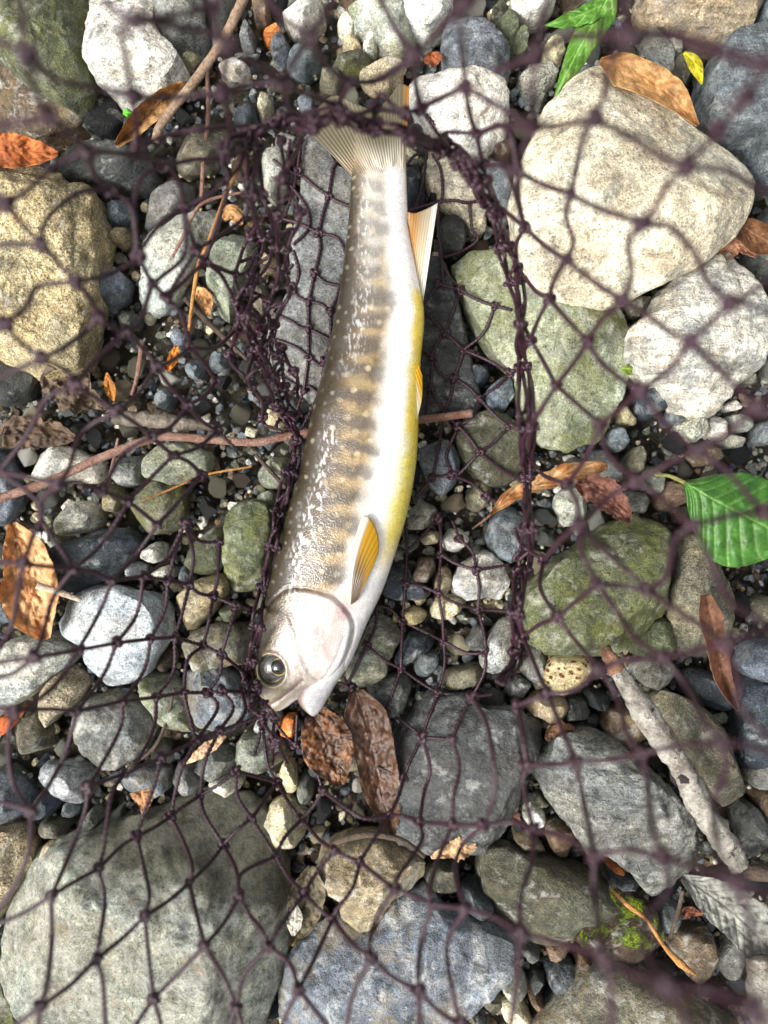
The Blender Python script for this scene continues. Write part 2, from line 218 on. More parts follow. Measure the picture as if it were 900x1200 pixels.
# enlarged view | colour | surface | top height mm (- = by size) | own label | outline
STONES = '''
00|wh|plain|8||-40,-60 60,-60 75,-2 40,15 -40,20
00|gn|moss|24|big mottled green rock in the corner beside the white chunky stone|-60,70 0,62 60,58 100,30 95,-40 270,-40 318,40 322,150 322,330 316,388 290,402 250,378 180,350 90,290 0,215 -60,180
00|br|ochre|9|flat olive-brown slab under the big mottled green rock|-60,200 60,240 160,320 260,360 320,400 300,450 180,490 100,500 0,480 -60,470
00|wh|quartz|26|white chunky stone with a grey flank beside the tan twig|322,-40 560,-40 560,120 600,180 645,225 640,262 600,322 520,372 460,388 420,352 360,302 322,250
00|gr|speck|22|round speckled grey cobble overlapping the white chunky stone|545,-15 700,-15 735,60 735,130 710,175 640,195 580,180 535,140 530,60
00|gr|plain|14||725,-30 840,-30 800,100 760,190 725,190 735,120
00|cr|plain|9||630,205 680,180 710,195 680,235 645,225
00|bk|plain|7||290,445 330,330 400,320 435,420 400,475 330,465
00|dg|vein|12|long layered grey slate lying along the golden speckled rock|195,525 300,515 420,535 540,590 588,640 520,668 400,662 290,652 212,612
00|oc|rough|30|large golden-brown speckled rock with a rough crystalline face|-60,605 40,590 150,585 210,610 250,650 340,690 367,790 357,900 347,1020 320,1160 290,1270 200,1300 130,1322 60,1300 -60,1265
00|bg|speck|8||372,720 440,700 468,730 465,770 410,805 375,770
00|tn|plain|8||395,805 450,798 462,840 430,868 395,850
01|bg|plain|11||340,110 370,60 420,55 460,90 450,140 400,182 360,190 335,150
00|gr|plain|8||490,760 540,690 620,640 682,635 680,690 600,770 520,802 485,790
00|pg|plain|14|long pale grey-white stone crossed by the thin straw|525,880 560,810 640,770 762,712 765,760 740,850 690,940 640,1040 590,1080 530,1092 485,1090 490,1020 515,950
00|ol|plain|9||615,500 700,440 800,400 812,470 740,592 640,612 610,570
00|db|plain|9||820,400 870,365 905,380 905,440 850,490 825,440
00|wh|quartz|8||765,240 820,210 890,240 850,270 790,270
00|gr|speck|9||840,130 870,95 900,110 890,170 850,165
00|pn|plain|12||770,880 840,815 895,850 890,920 840,1010 805,1130 760,1090 730,1020 735,960
01|dg|plain|10||-40,370 0,370 60,395 128,420 112,482 60,522 0,522 -40,500
01|wh|plain|10||95,790 130,690 240,670 340,720 380,760 330,800 200,795
01|bg|plain|12||-40,690 30,690 60,760 72,860 30,930 -40,960
01|pn|plain|11||515,720 570,670 650,655 740,690 755,740 700,790 600,805 520,780
01|ol|moss|10||465,870 520,785 640,805 662,900 640,960 540,980 470,920
01|gr|plain|8||400,770 430,710 500,700 535,695 510,740 490,800 430,815
01|oc|plain|8||365,870 385,810 425,810 428,860 400,900 370,895
02|wh|moss|9||205,40 250,-30 330,-40 360,10 340,60 290,70 220,85
01|bg|speck|7||540,500 570,460 612,500 590,540 550,530
01|bg|plain|7||650,390 690,355 725,400 710,435 665,425
01|bg|plain|7||725,360 770,335 815,350 800,400 740,405
01|bg|speck|7||600,290 640,255 665,290 640,335 605,320
01|gr|plain|6||405,230 450,195 490,210 475,250 420,245
02|db|vein|15|broad dark blue-grey slate behind the pale blue round stone|140,210 160,160 240,110 350,75 440,60 502,90 490,150 420,225 350,250 290,272 200,252
02|pb|plain|22|smooth pale blue round stone with fine cracks|215,390 250,320 340,262 430,255 540,290 590,340 602,410 572,480 520,560 450,606 380,600 320,540 290,470 230,430
02|pg|vein|12|pale grey layered slab beside the big orange leaf|-60,540 60,450 160,430 260,470 272,510 200,570 100,650 0,712 -60,720
02|tn|rough|11||120,680 200,570 262,540 312,600 282,660 200,722 170,757
02|ol|plain|11||45,780 90,720 150,700 187,770 170,832 110,852 60,822
02|gr|ochre|12|grey stone with an ochre stain below the pale blue round stone|265,750 300,670 400,630 470,650 520,700 552,760 520,832 430,892 350,897 300,832 258,812
02|pn|moss|12||490,590 540,560 610,580 660,620 702,690 692,772 620,772 570,722 510,652
02|oc|plain|12|smooth ochre-yellow angular stone beside the long mossy green stone|630,300 690,240 780,212 812,270 762,340 700,402 660,427 635,380
02|gn|moss|15|long mossy green stone against the fish's back|790,120 800,20 850,-40 950,-30 980,60 950,180 920,270 840,287 793,262
02|gn|plain|11||660,170 690,100 760,50 795,45 795,180 760,222 690,227 655,200
02|wh|plain|10||500,150 540,105 578,110 575,170 530,182
02|pb|plain|8||445,210 470,170 515,190 500,237 450,227
02|wh|plain|7||530,200 590,190 620,220 580,242 540,227
02|bg|plain|7||630,220 650,180 690,210 692,247 645,247
02|ol|ochre|11||650,460 700,405 800,390 880,400 902,470 850,532 760,545 690,562 660,512
02|dr|plain|8||530,547 580,470 627,480 612,540 570,562
02|bg|ochre|13|blue-grey stone with ochre patches beside the fish's snout|620,580 700,545 780,532 832,580 902,640 882,722 800,757 700,742 660,640
02|gn|plain|8||770,340 820,310 852,340 832,382 785,392
02|pn|quartz|11|pale green-white pebble beside the orange chip at the fish's mouth|819,840 855,786 930,780 990,804 1014,852 984,891 900,906 840,879
02|gr|plain|9||690,882 740,842 800,832 842,872 820,932 730,942 680,922
03|pb|vein|13|pale blue-grey faceted stone above the wide cream-grey boulder|140,-10 240,-25 330,10 332,72 290,132 250,92 200,72 150,30
03|bg|speck|14||-60,20 40,0 90,50 117,120 90,182 30,182 -60,150
03|db|plain|10||110,130 150,80 210,85 222,120 170,177 120,167
03|bg|plain|8||225,130 245,105 287,140 270,172 235,157
03|gr|plain|9||300,170 330,135 362,175 340,217 305,217
03|ol|plain|10||125,200 160,180 230,170 267,190 230,227 160,237
03|tn|plain|10||140,285 190,247 250,240 257,280 210,307 160,302
03|tn|rough|16|rough tan-brown rock at the rim beside the wide cream-grey boulder|-60,190 50,195 100,220 122,330 70,430 25,500 -60,520
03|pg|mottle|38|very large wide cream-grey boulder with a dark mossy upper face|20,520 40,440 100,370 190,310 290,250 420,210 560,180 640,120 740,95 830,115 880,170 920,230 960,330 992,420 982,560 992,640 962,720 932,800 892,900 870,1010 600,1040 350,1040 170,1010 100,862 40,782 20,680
03|bg|ochre|10||415,60 440,20 520,-10 600,0 622,50 560,92 470,87
03|gr|plain|9||610,20 640,-30 690,0 707,60 680,112 630,92
03|wh|ochre|8||730,60 760,30 857,35 852,70 800,97 740,92
03|do|moss|6||-60,620 20,640 25,780 60,830 100,900 90,980 -60,990
10|wh|ochre|14|white stone with a brown smudge beside the tan twig|90,65 130,40 200,18 242,30 242,70 180,105 150,142 110,100
10|or|plain|8|small bright orange pebble touching the white smudged stone|15,110 50,100 100,118 70,147 35,137
10|bg|speck|10||55,170 75,140 115,135 120,190 95,222 60,212
10|wh|quartz|10||285,90 300,55 345,90 352,130 320,152 295,120
10|cr|plain|10||305,160 335,147 370,160 372,190 345,204 312,190
10|wh|plain|10||365,155 395,133 432,160 422,190 390,207 372,185
10|bg|plain|11||105,215 150,165 220,190 232,230 170,267 120,252
10|do|moss|9||260,240 310,200 380,195 422,220 380,262 300,282 265,272
10|ol|plain|9||215,285 240,262 290,265 307,295 280,322 240,320
10|tn|speck|11||370,260 410,215 460,203 512,240 522,290 470,327 410,322 375,300
10|pg|moss|17|pale rock webbed with green moss behind the fish's tail|325,50 380,0 440,-20 500,10 592,112 562,152 500,182 430,167 350,122
10|wh|ochre|20|white rock with an ochre centre beside the blue-grey cobble|490,15 520,-40 690,-40 692,40 662,92 605,132 570,118 520,80
10|bg|vein|22|blue-grey egg-shaped cobble leaning on the white pitted stone|655,140 680,80 760,70 812,90 862,160 887,230 882,300 830,320 770,300 720,260 660,220
10|wh|plain|20|white pitted stone beside the fish's tail|535,290 570,245 640,232 700,250 730,270 800,280 862,310 890,380 872,470 812,550 740,560 690,540 640,490 580,425 540,345
10|be|vein|10|pale slab with dark parallel cracks under the white pitted stone|585,580 620,500 720,520 760,620 802,740 802,832 740,802 690,742 620,682 588,625
10|bg|plain|13||770,600 850,575 905,620 907,760 860,802 800,732
10|db|plain|8||515,560 560,565 602,680 582,732 515,732
10|bk|plain|6||600,620 640,600 660,690 620,720
10|dg|plain|8||640,760 700,740 742,820 722,905 660,905
10|gr|plain|7|long flat green-grey slab under the fish's back|165,495 225,495 285,590 460,640 470,900 440,1100 360,1350 260,1420 190,1400 130,1330 70,1250 50,1150 130,1000 130,850 160,700
10|pg|plain|8||15,600 30,530 70,510 107,540 112,650 80,722 40,692
11|tn|plain|7||0,20 40,0 75,10 70,40 30,47
11|ol|plain|8||-15,110 30,98 52,150 20,192 -12,182
10|bg|quartz|8||145,355 175,325 207,340 202,387 165,397
10|cr|plain|8||5,395 20,350 50,340 57,370 20,422
10|br|plain|12||-12,-10 40,-10 52,60 30,97 0,92
10|ol|plain|10||810,90 840,40 875,30 877,60 840,102
10|gn|plain|13||840,120 870,65 912,60 922,180 890,217 855,180
10|dr|plain|8||830,530 870,490 912,500 902,562 860,572
11|dg|vein|8|long dark grey slab lying under the fish's belly|540,120 620,10 660,10 692,120 732,280 782,480 792,542 650,552 530,545 500,300
21|pn|moss|20|big pale mossy rock under the edge of the huge beige boulder|-198,55 -130,10 -40,10 60,20 200,90 370,170 394,290 387,400 347,532 302,642 180,670 100,657 40,560 0,420 -60,370 -120,270 -165,160
11|db|plain|9||750,385 800,378 824,420 790,482 770,462
11|bg|plain|10||800,490 850,430 892,430 907,490 870,547 820,552
11|do|plain|15|rounded dark olive cobble beside the fish's belly|700,640 740,570 810,550 900,570 962,600 952,722 902,792 830,812 760,762 710,702
11|bg|speck|11|rough blue-grey stone against the fish's belly|575,670 620,650 690,655 714,710 702,792 650,852 600,802 580,740
11|ol|plain|9||740,850 780,790 827,800 822,872 770,902 740,892
11|pg|plain|8||545,890 580,860 632,880 632,912 590,952 540,932
11|tn|plain|7||35,580 60,530 112,570 102,622 50,612
11|pn|plain|9||0,770 40,720 112,700 132,760 90,822 30,812
11|pn|plain|8||0,840 60,822 82,850 72,892 20,892
12|wh|quartz|14|white quartz lump beside the dark olive cobble|690,250 720,190 770,150 830,140 872,190 887,250 862,312 800,295 740,305 700,292
12|cr|plain|9||610,350 640,290 690,290 752,305 722,342 670,377 620,372
12|tn|plain|9||625,250 650,190 685,200 690,260 665,292 630,287
12|br|plain|10||552,220 575,160 625,160 632,210 590,252 560,247
12|oc|plain|6||548,300 580,280 602,315 570,337
12|oc|plain|9||510,350 560,330 607,355 592,382 545,397 515,382
12|pn|vein|15|angular green-grey stone with white veins beside the fish's throat|320,560 345,480 380,440 420,350 450,360 512,440 472,502 462,560 400,602 350,622 325,592
12|db|vein|11||480,520 540,430 600,400 642,450 602,487 560,500 530,552
12|bg|wet|11||553,520 580,487 635,490 640,535 605,582 560,582
12|gr|vein|11||385,640 420,590 520,560 547,610 522,692 480,722 440,662
12|ol|wet|10||645,600 680,560 780,532 817,545 792,592 720,622 660,632
12|gr|plain|9||730,460 780,400 807,400 802,482 760,492
12|db|wet|9||430,280 470,200 520,170 557,230 622,270 602,302 480,307
12|pg|speck|14||780,520 820,430 880,370 925,400 925,550 850,552 800,547
12|wh|plain|9||650,100 680,60 720,60 750,100 710,142 660,132
12|bg|speck|13||805,90 830,30 880,-20 942,20 942,140 890,177 830,142
12|tn|plain|7||575,90 600,65 647,70 642,110 590,117
12|pg|plain|8||520,40 560,0 632,0 642,30 580,62 520,62
12|gr|plain|8||500,130 530,80 572,80 577,120 540,142
12|dg|wet|22|large wet grey-olive rock with glistening facets beside the wet brown leaves|465,830 530,740 620,665 730,640 800,690 880,690 980,740 1002,800 962,870 910,900 907,1000 852,1100 782,1170 650,1202 560,1182 500,1122 500,980 480,900
13|cr|plain|8||85,10 110,-40 140,0 147,60 120,97 90,82
13|gr|plain|8||140,80 160,20 195,30 202,100 175,127 150,112
13|cr|moss|13|round cream pebble freckled with green beside the wide cream-grey boulder|25,180 50,120 90,108 150,130 187,170 172,230 120,277 60,262 30,230
12|or|plain|8|terracotta-orange chip just outside the fish's mouth|82,770 100,720 138,715 147,770 110,807
12|pb|plain|7||-10,760 20,700 80,690 90,740 50,802 -10,790
13|tn|ochre|24|lumpy tan-olive rock leaning on the blue-white cracked rock|215,320 260,270 330,250 440,250 520,270 587,330 592,370 540,422 480,440 450,510 400,562 340,592 300,542 290,430 240,382
13|bg|ochre|27|large blue-white cracked rock with ochre patches|110,700 200,600 280,545 350,560 430,560 470,480 600,450 650,530 760,540 850,560 902,582 892,652 802,752 692,862 610,920 560,1010 100,1010 105,800
13|do|plain|11||590,370 620,330 700,335 712,400 680,442 600,422
13|db|wet|15||715,430 740,400 800,410 837,470 822,512 760,517 720,482
23|do|plain|21|smooth olive-green stone with a rounded end beside the mossy brown stone|-115,370 -80,300 -20,280 100,310 230,350 320,400 344,450 322,482 240,502 210,562 130,602 60,592 -40,562 -100,482
13|ol|plain|9||775,790 820,715 857,760 862,830 830,852 785,822
23|pg|plain|10||-47,740 0,705 40,730 62,760 30,797 -20,792
23|cr|plain|9||-42,830 0,800 50,840 77,890 50,907 -30,872
23|db|wet|11||115,700 150,665 200,665 237,715 200,757 140,767
23|dg|plain|8||60,750 80,712 110,725 107,760 75,787
23|br|plain|8||58,800 80,780 110,800 107,840 75,842
23|db|plain|9||108,830 140,795 172,805 162,850 130,872
23|dg|plain|8||70,870 95,840 132,880 110,912 75,907
23|br|plain|8||212,655 270,650 287,680 240,717
23|gr|plain|8||20,620 50,600 92,620 92,670 60,687
23|br|plain|10||115,610 190,560 207,620 180,662 130,662
23|ol|ochre|26|big grey rock with rusty patches under the smooth olive stone's edge|110,900 200,780 270,700 380,690 480,740 600,800 750,870 822,920 822,1020 100,1020
23|dr|brightmoss|12|dark brown stone with a bright green moss cushion|200,560 320,490 360,430 430,440 490,480 522,600 502,662 440,692 360,672 290,642 220,602
23|gr|vein|30|big blue-olive boulder beside the lichened stick|75,20 90,-40 160,-100 270,-122 370,-80 460,0 560,80 620,160 642,260 632,350 560,422 500,442 460,432 420,352 330,292 250,272 200,202 130,122
23|wh|plain|10|small bright white pebble beside the blue-olive boulder|48,170 80,130 112,150 112,190 70,217 50,197
23|ol|plain|8||68,105 100,92 134,115 115,137 80,130
23|br|ochre|10||110,220 150,185 200,200 237,245 222,282 170,302 130,272
23|tn|plain|8||0,240 30,220 60,250 122,280 90,302 40,282
23|bg|vein|8||340,375 400,360 452,390 447,417 390,422 350,407
23|or|plain|7||325,340 350,325 395,345 385,362 345,360
23|bg|plain|9||500,510 540,470 592,490 592,540 550,577 510,562
23|br|ochre|14|brown-grey angular stone between the moss cushion and the bleached leaf|545,610 600,570 690,560 717,640 692,702 640,727 590,702
23|gr|plain|10||725,650 760,600 800,590 812,680 780,732 740,732
23|dg|wet|13||790,160 820,100 860,150 892,240 840,322 800,332
23|br|plain|9||840,90 890,70 940,90 940,170 880,182
23|gr|plain|14||815,40 820,0 940,-100 940,60 870,72
22|ol|speck|24|long olive-grey cobble lying along the lichened stick|480,660 540,628 620,660 690,710 742,780 802,900 820,980 792,1032 740,1037 700,980 620,870 560,780
22|gn|moss|30|big flat-sided green rock above the spotted yellow stone|50,370 60,280 150,180 230,120 330,70 420,30 500,15 540,50 550,130 542,270 532,350 470,392 400,442 370,482 290,492 150,492 80,442
22|ol|speck|20|grey-olive upright rock under the broad green leaf|545,370 545,260 600,80 650,100 700,200 750,260 767,340 762,450 680,502 600,492 550,432
22|gn|plain|16|small green-topped stone wedged against the flat-sided green rock|405,440 460,390 520,360 562,380 570,440 552,492 480,522 430,502
22|gr|ochre|11||410,540 470,515 550,520 557,570 520,622 460,602
22|oc|spot|17|yellow egg-shaped stone covered in brown spots|95,550 130,500 200,480 250,500 272,555 230,602 170,637 120,622 98,590
22|gr|plain|11||30,530 70,470 130,480 100,530 95,592 60,602 35,570
22|tn|ochre|12|cream-tan chipped stone touching the spotted yellow stone|40,690 80,640 140,640 195,650 197,700 140,740 90,712
22|dg|plain|10||180,730 200,650 260,640 267,700 240,757
22|bk|plain|8||255,640 290,615 347,650 330,692 270,682
22|bk|plain|8||235,770 270,700 302,710 290,762
22|br|ochre|13||300,740 340,690 410,690 470,760 472,830 400,832 330,792
22|db|plain|11||590,630 605,560 660,550 740,590 772,690 700,692 630,662
22|bg|speck|16||800,540 840,460 940,440 940,620 860,592 810,570
22|db|speck|18|dark blue-grey cobble at the rim beside the curled brown leaf|785,800 790,640 830,580 900,620 950,700 950,890 850,912 800,882
22|ol|plain|12||830,310 890,290 940,310 940,400 860,382
22|dg|plain|9||-25,620 20,570 67,600 50,652 0,662
21|pg|plain|8||150,880 170,820 240,810 272,860 260,932 180,952
20|wh|plain|16|white stone beside the torn green leaf|-8,10 20,-50 130,-50 152,10 100,62 40,77 0,52
20|cr|plain|12||105,200 120,150 160,145 184,180 165,237 130,242
20|pg|rough|11||20,270 70,240 150,240 152,290 100,332 40,322
20|gn|plain|12||-25,100 20,100 47,150 42,210 0,222 -25,200
20|bg|plain|9||218,265 240,245 292,260 282,292 235,302
20|gr|plain|8||80,350 105,335 120,355 100,379
20|tn|quartz|24|ochre and white rock above the tan dead leaf|445,20 470,-60 870,-60 862,40 822,132 760,147 690,142 620,102 520,92 460,52
20|bg|vein|30|large blue-grey striated boulder beside the tan dead leaf|660,320 690,230 760,150 850,110 960,95 960,650 890,625 855,590 850,505 780,492 720,492 670,442 658,380
20|bg|plain|14||840,100 870,30 940,0 940,90 870,105
20|gr|plain|10||440,140 480,130 560,190 600,240 560,252 500,202
20|do|plain|11||560,222 600,200 642,230 632,302 580,272
20|pg|plain|9||520,150 600,150 592,192 550,202
20|be|plain|42|huge pale beige boulder with a smooth broad top|5,720 20,640 35,590 80,490 110,400 190,330 270,290 330,285 370,320 450,360 550,400 640,460 720,520 782,580 807,660 792,740 722,840 640,910 520,982 440,1042 400,1057 300,1082 200,1072 120,1042 60,990 30,940 2,850
21|do|plain|11||370,170 430,150 487,130 477,180 440,222 400,227
21|wh|quartz|27|big white quartz rock with an ochre crown|393,280 430,240 480,200 500,150 560,90 640,40 750,18 802,50 832,130 872,180 884,300 872,370 802,440 762,500 722,542 650,562 590,552 540,502 510,452 430,442 393,380
21|db|plain|10||420,562 430,500 500,460 557,530 520,547 480,577
21|bg|plain|9||540,570 560,535 592,550 582,592 550,602
21|cr|plain|8||370,545 395,525 415,560 447,580 420,597 385,587
21|bg|plain|10||330,640 350,605 395,610 407,650 380,692 340,687
21|ol|plain|10||395,720 440,665 477,700 457,762 410,762
21|pg|rough|11||580,600 620,560 670,570 682,620 640,657 600,647
21|wh|quartz|11||675,585 700,562 735,575 754,605 720,652 690,632
21|pg|plain|10||750,565 800,560 862,590 820,622 770,622
21|pg|plain|9||735,652 770,622 817,630 802,672 750,677
21|bg|plain|12||842,662 860,590 940,570 940,640 880,667
21|wh|plain|8||750,530 780,505 802,520 790,542 760,547
21|gr|plain|8||812,440 835,410 860,425 850,452 820,452
21|br|plain|10||610,692 700,662 747,690 720,732 640,742
21|br|plain|10||505,870 540,790 602,810 607,860 560,902 520,897
21|gr|plain|11||360,850 390,825 460,835 499,870 480,907 400,897
21|gr|plain|8||470,790 490,725 527,780 517,832 490,832
21|bg|ochre|9||270,690 310,670 345,710 382,740 372,802 320,802 290,740
21|gr|plain|13||880,250 940,230 940,430 890,432
21|oc|plain|8||340,500 355,460 380,480 367,522 345,522
'''
LANDMARKS = [("fish's snout", 330, 810), ("fish's cheek", 380, 740), ("fish's tail", 430, 170), ("fish's belly", 490, 560), ("fish's belly fin", 495, 290), ("fish's back", 335, 570), ("huge beige boulder", 720, 230), ("white quartz rock", 815, 400),
    ("pale mossy rock", 640, 440), ("flat-sided green rock", 710, 690), ("lichened stick", 800, 900), ("broad green leaf", 860, 615), ("blue-olive boulder", 720, 940), ("smooth olive stone", 640, 1040),
    ("spotted yellow stone", 660, 785), ("wide cream-grey boulder", 170, 1060), ("golden speckled rock", 55, 320), ("pale blue round stone", 137, 740), ("red-brown twig", 150, 530), ("rust-coloured leaf", 30, 175),
    ("tan twig", 240, 70), ("white pitted stone", 540, 130), ("big orange leaf", 30, 690), ("wet brown leaves", 405, 900), ("green-grey slab", 365, 300), ("white chunky stone", 150, 60), ("mottled green rock", 60, 70),
    ("striated blue boulder", 870, 130), ("tan dead leaf", 760, 95), ("curled brown leaf", 838, 760), ("moss cushion", 740, 1090), ("bleached grey leaf", 850, 1070), ("cracked blue-white rock", 430, 1130),
    ("white quartz lump", 565, 675), ("dark olive cobble", 580, 525), ("wet olive rock", 540, 880), ("torn green leaf", 680, 50), ("thin straw", 240, 290), ("grey wood strip", 195, 490), ("cream freckled pebble", 335, 965)]
def stone_col(rgb, k=1.0):              # seen colour -> pigment, a little deeper in the darks
    c = lin(rgb); return tuple(min(0.9, x ** 1.22 * 1.06 * k) for x in c[:3]) + (1.0,)
def near2(px, py):
    d = sorted((math.hypot(px - x, py - y), n) for n, x, y in LANDMARKS)
    return d[0][1], d[1][1]
def inside(poly, x, y):
    c = np.zeros(np.shape(x), bool); n = len(poly)
    for i in range(n):
        x0, y0 = poly[i]; x1, y1 = poly[i - 1]
        if y0 == y1: continue
        c ^= ((y0 > y) != (y1 > y)) & (x < (x1 - x0) * (y - y0) / (y1 - y0) + x0)
    return c
def radial(poly, c, n, sm):
    out = np.zeros(n)
    for k in range(n):
        a = 2 * math.pi * k / n; dx, dy = math.cos(a), math.sin(a); best = 0
        for i in range(len(poly)):
            x0, y0 = poly[i - 1][0] - c[0], poly[i - 1][1] - c[1]; x1, y1 = poly[i][0] - c[0], poly[i][1] - c[1]
            ex, ey = x1 - x0, y1 - y0; den = dx * ey - dy * ex
            if abs(den) < 1e-12: continue
            t = (x0 * ey - y0 * ex) / den; u = (x0 * dy - y0 * dx) / den
            if 0 <= u <= 1 and t > best: best = t
        out[k] = best
    w = max(1, int(n * sm)); ker = np.hanning(2 * w + 3)[1:-1]; ker /= ker.sum()
    return np.convolve(np.concatenate([out[-w:], out, out[:w]]), ker, 'valid')
SVERT, SFACE, NV = [], [], [0]        # all stones again, for dropping twine, leaves and the fish on them
def stone_mesh(poly_m, top, bot, seed, box, nseg, rough, facets=4, planes=()):
    """poly_m: outline in metres. Returns verts about the outline's centre, faces."""
    rg = np.random.default_rng(seed); poly = np.array(poly_m); c = poly.mean(0)
    A = 0.5 * sum(poly[i - 1][0] * poly[i][1] - poly[i][0] * poly[i - 1][1] for i in range(len(poly)))
    if abs(A) > 0:
        cx = sum((poly[i - 1][0] + poly[i][0]) * (poly[i - 1][0] * poly[i][1] - poly[i][0] * poly[i - 1][1]) for i in range(len(poly))) / (6 * A)
        cy = sum((poly[i - 1][1] + poly[i][1]) * (poly[i - 1][0] * poly[i][1] - poly[i][0] * poly[i - 1][1]) for i in range(len(poly))) / (6 * A); c = np.array([cx, cy])
    rad = radial(poly, c, nseg, 0.011); size = rad.mean()
    nr = max(7, int(nseg * 0.42)); zq = bot + (top - bot) * 0.52
    V = []; ang = np.arange(nseg) * 2 * math.pi / nseg
    for j in range(1, nr):
        ph = math.pi * j / nr; s, co = math.sin(ph) ** box, math.cos(ph)
        z = (top - zq) * abs(co) ** (box * 1.05) if co > 0 else -(zq - bot) * abs(co) ** box
        for k in range(nseg): V.append((rad[k] * s * math.cos(ang[k]), rad[k] * s * math.sin(ang[k]), z))
    V = np.array(V + [(0, 0, top - zq), (0, 0, bot - zq)])
    sc = np.array([size, size, top - zq])
    N = V / sc
    sl = rg.normal(0, 0.16, 2); N[:, 2] += (N[:, 0] * sl[0] + N[:, 1] * sl[1]) * (N[:, 2] > -0.3)
    off = rg.uniform(-50, 50, 3)
    for i in range(len(N)):
        q = Vector(N[i]); N[i] *= 1 + 0.10 * noise.fractal(q * 0.9 + Vector(off), 1.0, 2.0, 2)
    pl = [((math.cos(a) * t, math.sin(a) * t, 1.0), d) for a, t, d in zip(rg.uniform(0, 6.28, facets), rg.uniform(0.1, 2.2, facets), rg.uniform(0.72, 0.95, facets))]
    for n, d in list(planes) + pl:
        n = np.array(n, float); n /= np.linalg.norm(n); e = N @ n; e = e - d * e.max()
        N -= np.where(e > 0, e * 0.95, 0)[:, None] * n
    V = N * sc
    for i in range(len(V)):
        p = Vector(V[i]); q = p / size * 1.1 + Vector(off)
        d = noise.fractal(q * 2.0, 1.0, 2.0, 3) * 0.030 + noise.fractal(q * 6.3, 0.8, 2.1, 4) * 0.026 * rough - (noise.turbulence(q * 2.6, 4, True) - 0.35) * 0.05 * max(0, rough - 0.5)
        rd = noise.noise(q * 2.2 + Vector((9, 2, 4)))
        d -= max(0, rd - 0.25) * 0.16 * rough
        nn = Vector((p.x / size ** 2, p.y / size ** 2, p.z / sc[2] ** 2)); nn = nn.normalized() if nn.length > 0 else Vector((0, 0, 1))
        V[i] += np.array(nn) * d * min(size, sc[2] * 1.6)
    F = []
    for j in range(nr - 2):
        for k in range(nseg):
            a = j * nseg + k; b = j * nseg + (k + 1) % nseg; F.append((a, a + nseg, b + nseg, b))
    t, bt = len(V) - 2, len(V) - 1; L = (nr - 2) * nseg
    for k in range(nseg):
        F.append((t, k, (k + 1) % nseg)); F.append((bt, L + (k + 1) % nseg, L + k))
    V[:, 2] += zq
    return V, F, c
def register(V, F, loc):
    SVERT.extend((V + np.array(loc)).tolist()); SFACE.extend([tuple(i + NV[0] for i in f) for f in F]); NV[0] += len(V)
SOIL = -0.013
occ = np.zeros((1300, 1000), bool)      # photograph pixels covered by traced stones (margin 50)
YY, XX = np.mgrid[0:1300, 0:1000]; XX = XX - 50.0; YY = YY - 50.0
labels = {}; ALLSTONES = []
def auto_label(px, py, size_px, cname, V):
    ext = V[:, :2] - V[:, :2].mean(0); ev = np.linalg.svd(ext[::3], compute_uv=False); asp = ev[0] / max(1e-9, ev[1])
    sz = 'tiny' if size_px < 22 else 'small' if size_px < 45 else 'medium-sized'
    sh = 'elongated' if asp > 1.6 else 'rounded' if asp < 1.22 else 'angular'
    noun = 'pebble' if size_px < 50 else 'stone'
    a, b = near2(px, py)
    if labels.get((sz, sh, cname, a, b)): b = sorted((math.hypot(px - x, py - y), n) for n, x, y in LANDMARKS)[1 + labels[(sz, sh, cname, a, b)]][1]
    labels[(sz, sh, cname, a, b)] = labels.get((sz, sh, cname, a, b), 0) + 1
    return noun, f'{sz} {sh} {cname} {noun} near the {a} and the {b}'
def build_stones():
    for i, row in enumerate(r for r in STONES.strip().split('\n')):
        t, ck, kind, top, lab, ol = row.split('|'); poly = tpts(t, ol)
        pa = np.array(poly); cx, cy = pa.mean(0); area = abs(0.5 * sum(pa[k - 1][0] * pa[k][1] - pa[k][0] * pa[k - 1][1] for k in range(len(pa)))); size = math.sqrt(area)
        rgb, cname = PAL[ck]; top = float(top) / 1000
        occ[:] |= inside(poly, XX, YY)
        zq = SOIL + (top - SOIL) * 0.52
        grow = 1.035
        pm = [P(cx + (x - cx) * grow, cy + (y - cy) * grow, max(0, zq))[:2] for x, y in poly]
        nseg = int(np.clip(size * 0.95, 30, 190))
        planes = ()
        if 'very large wide' in lab: planes = (((0.10, 1.0, 0.34), 0.62), ((-0.12, -0.10, 1), 0.86), ((1.0, -0.15, 0.42), 0.68), ((0.75, 0.75, 0.6), 0.72), ((-1, 0.35, 0.5), 0.8))
        if 'smooth' in lab or kind == 'spot': rough, fac, box = 0.3, 4, 0.70
        elif 'slab' in lab or 'slate' in lab: rough, fac, box = 1.0, 4, 0.36
        elif size < 60: rough, fac, box = 0.9, 10, 0.58
        else: rough, fac, box = 1.15, 11, 0.50
        if 'very large wide' in lab: rough, fac, box = 1.3, 3, 0.44
        V, F, c = stone_mesh(pm, top, SOIL, 100 + i, box, nseg, rough, fac, planes)
        V[:, 2] -= SOIL
        loc = (c[0], c[1], SOIL)
        noun, al = auto_label(cx, cy, size, cname, V)
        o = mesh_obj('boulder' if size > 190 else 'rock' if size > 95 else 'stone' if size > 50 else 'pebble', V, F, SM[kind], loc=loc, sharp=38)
        j = rng.uniform(0.9, 1.1); cc = stone_col(rgb, 0.92 * j); o.color = (cc[0], cc[1] * rng.uniform(0.97, 1.03), cc[2] * rng.uniform(0.95, 1.05), 1)
        tag(o, lab or al, 'boulder' if size > 190 else 'rock' if size > 95 else 'stone' if size > 50 else 'pebble', 'stones of the river bed')
        register(V, F, loc); ALLSTONES.append((o, cx, cy, size))
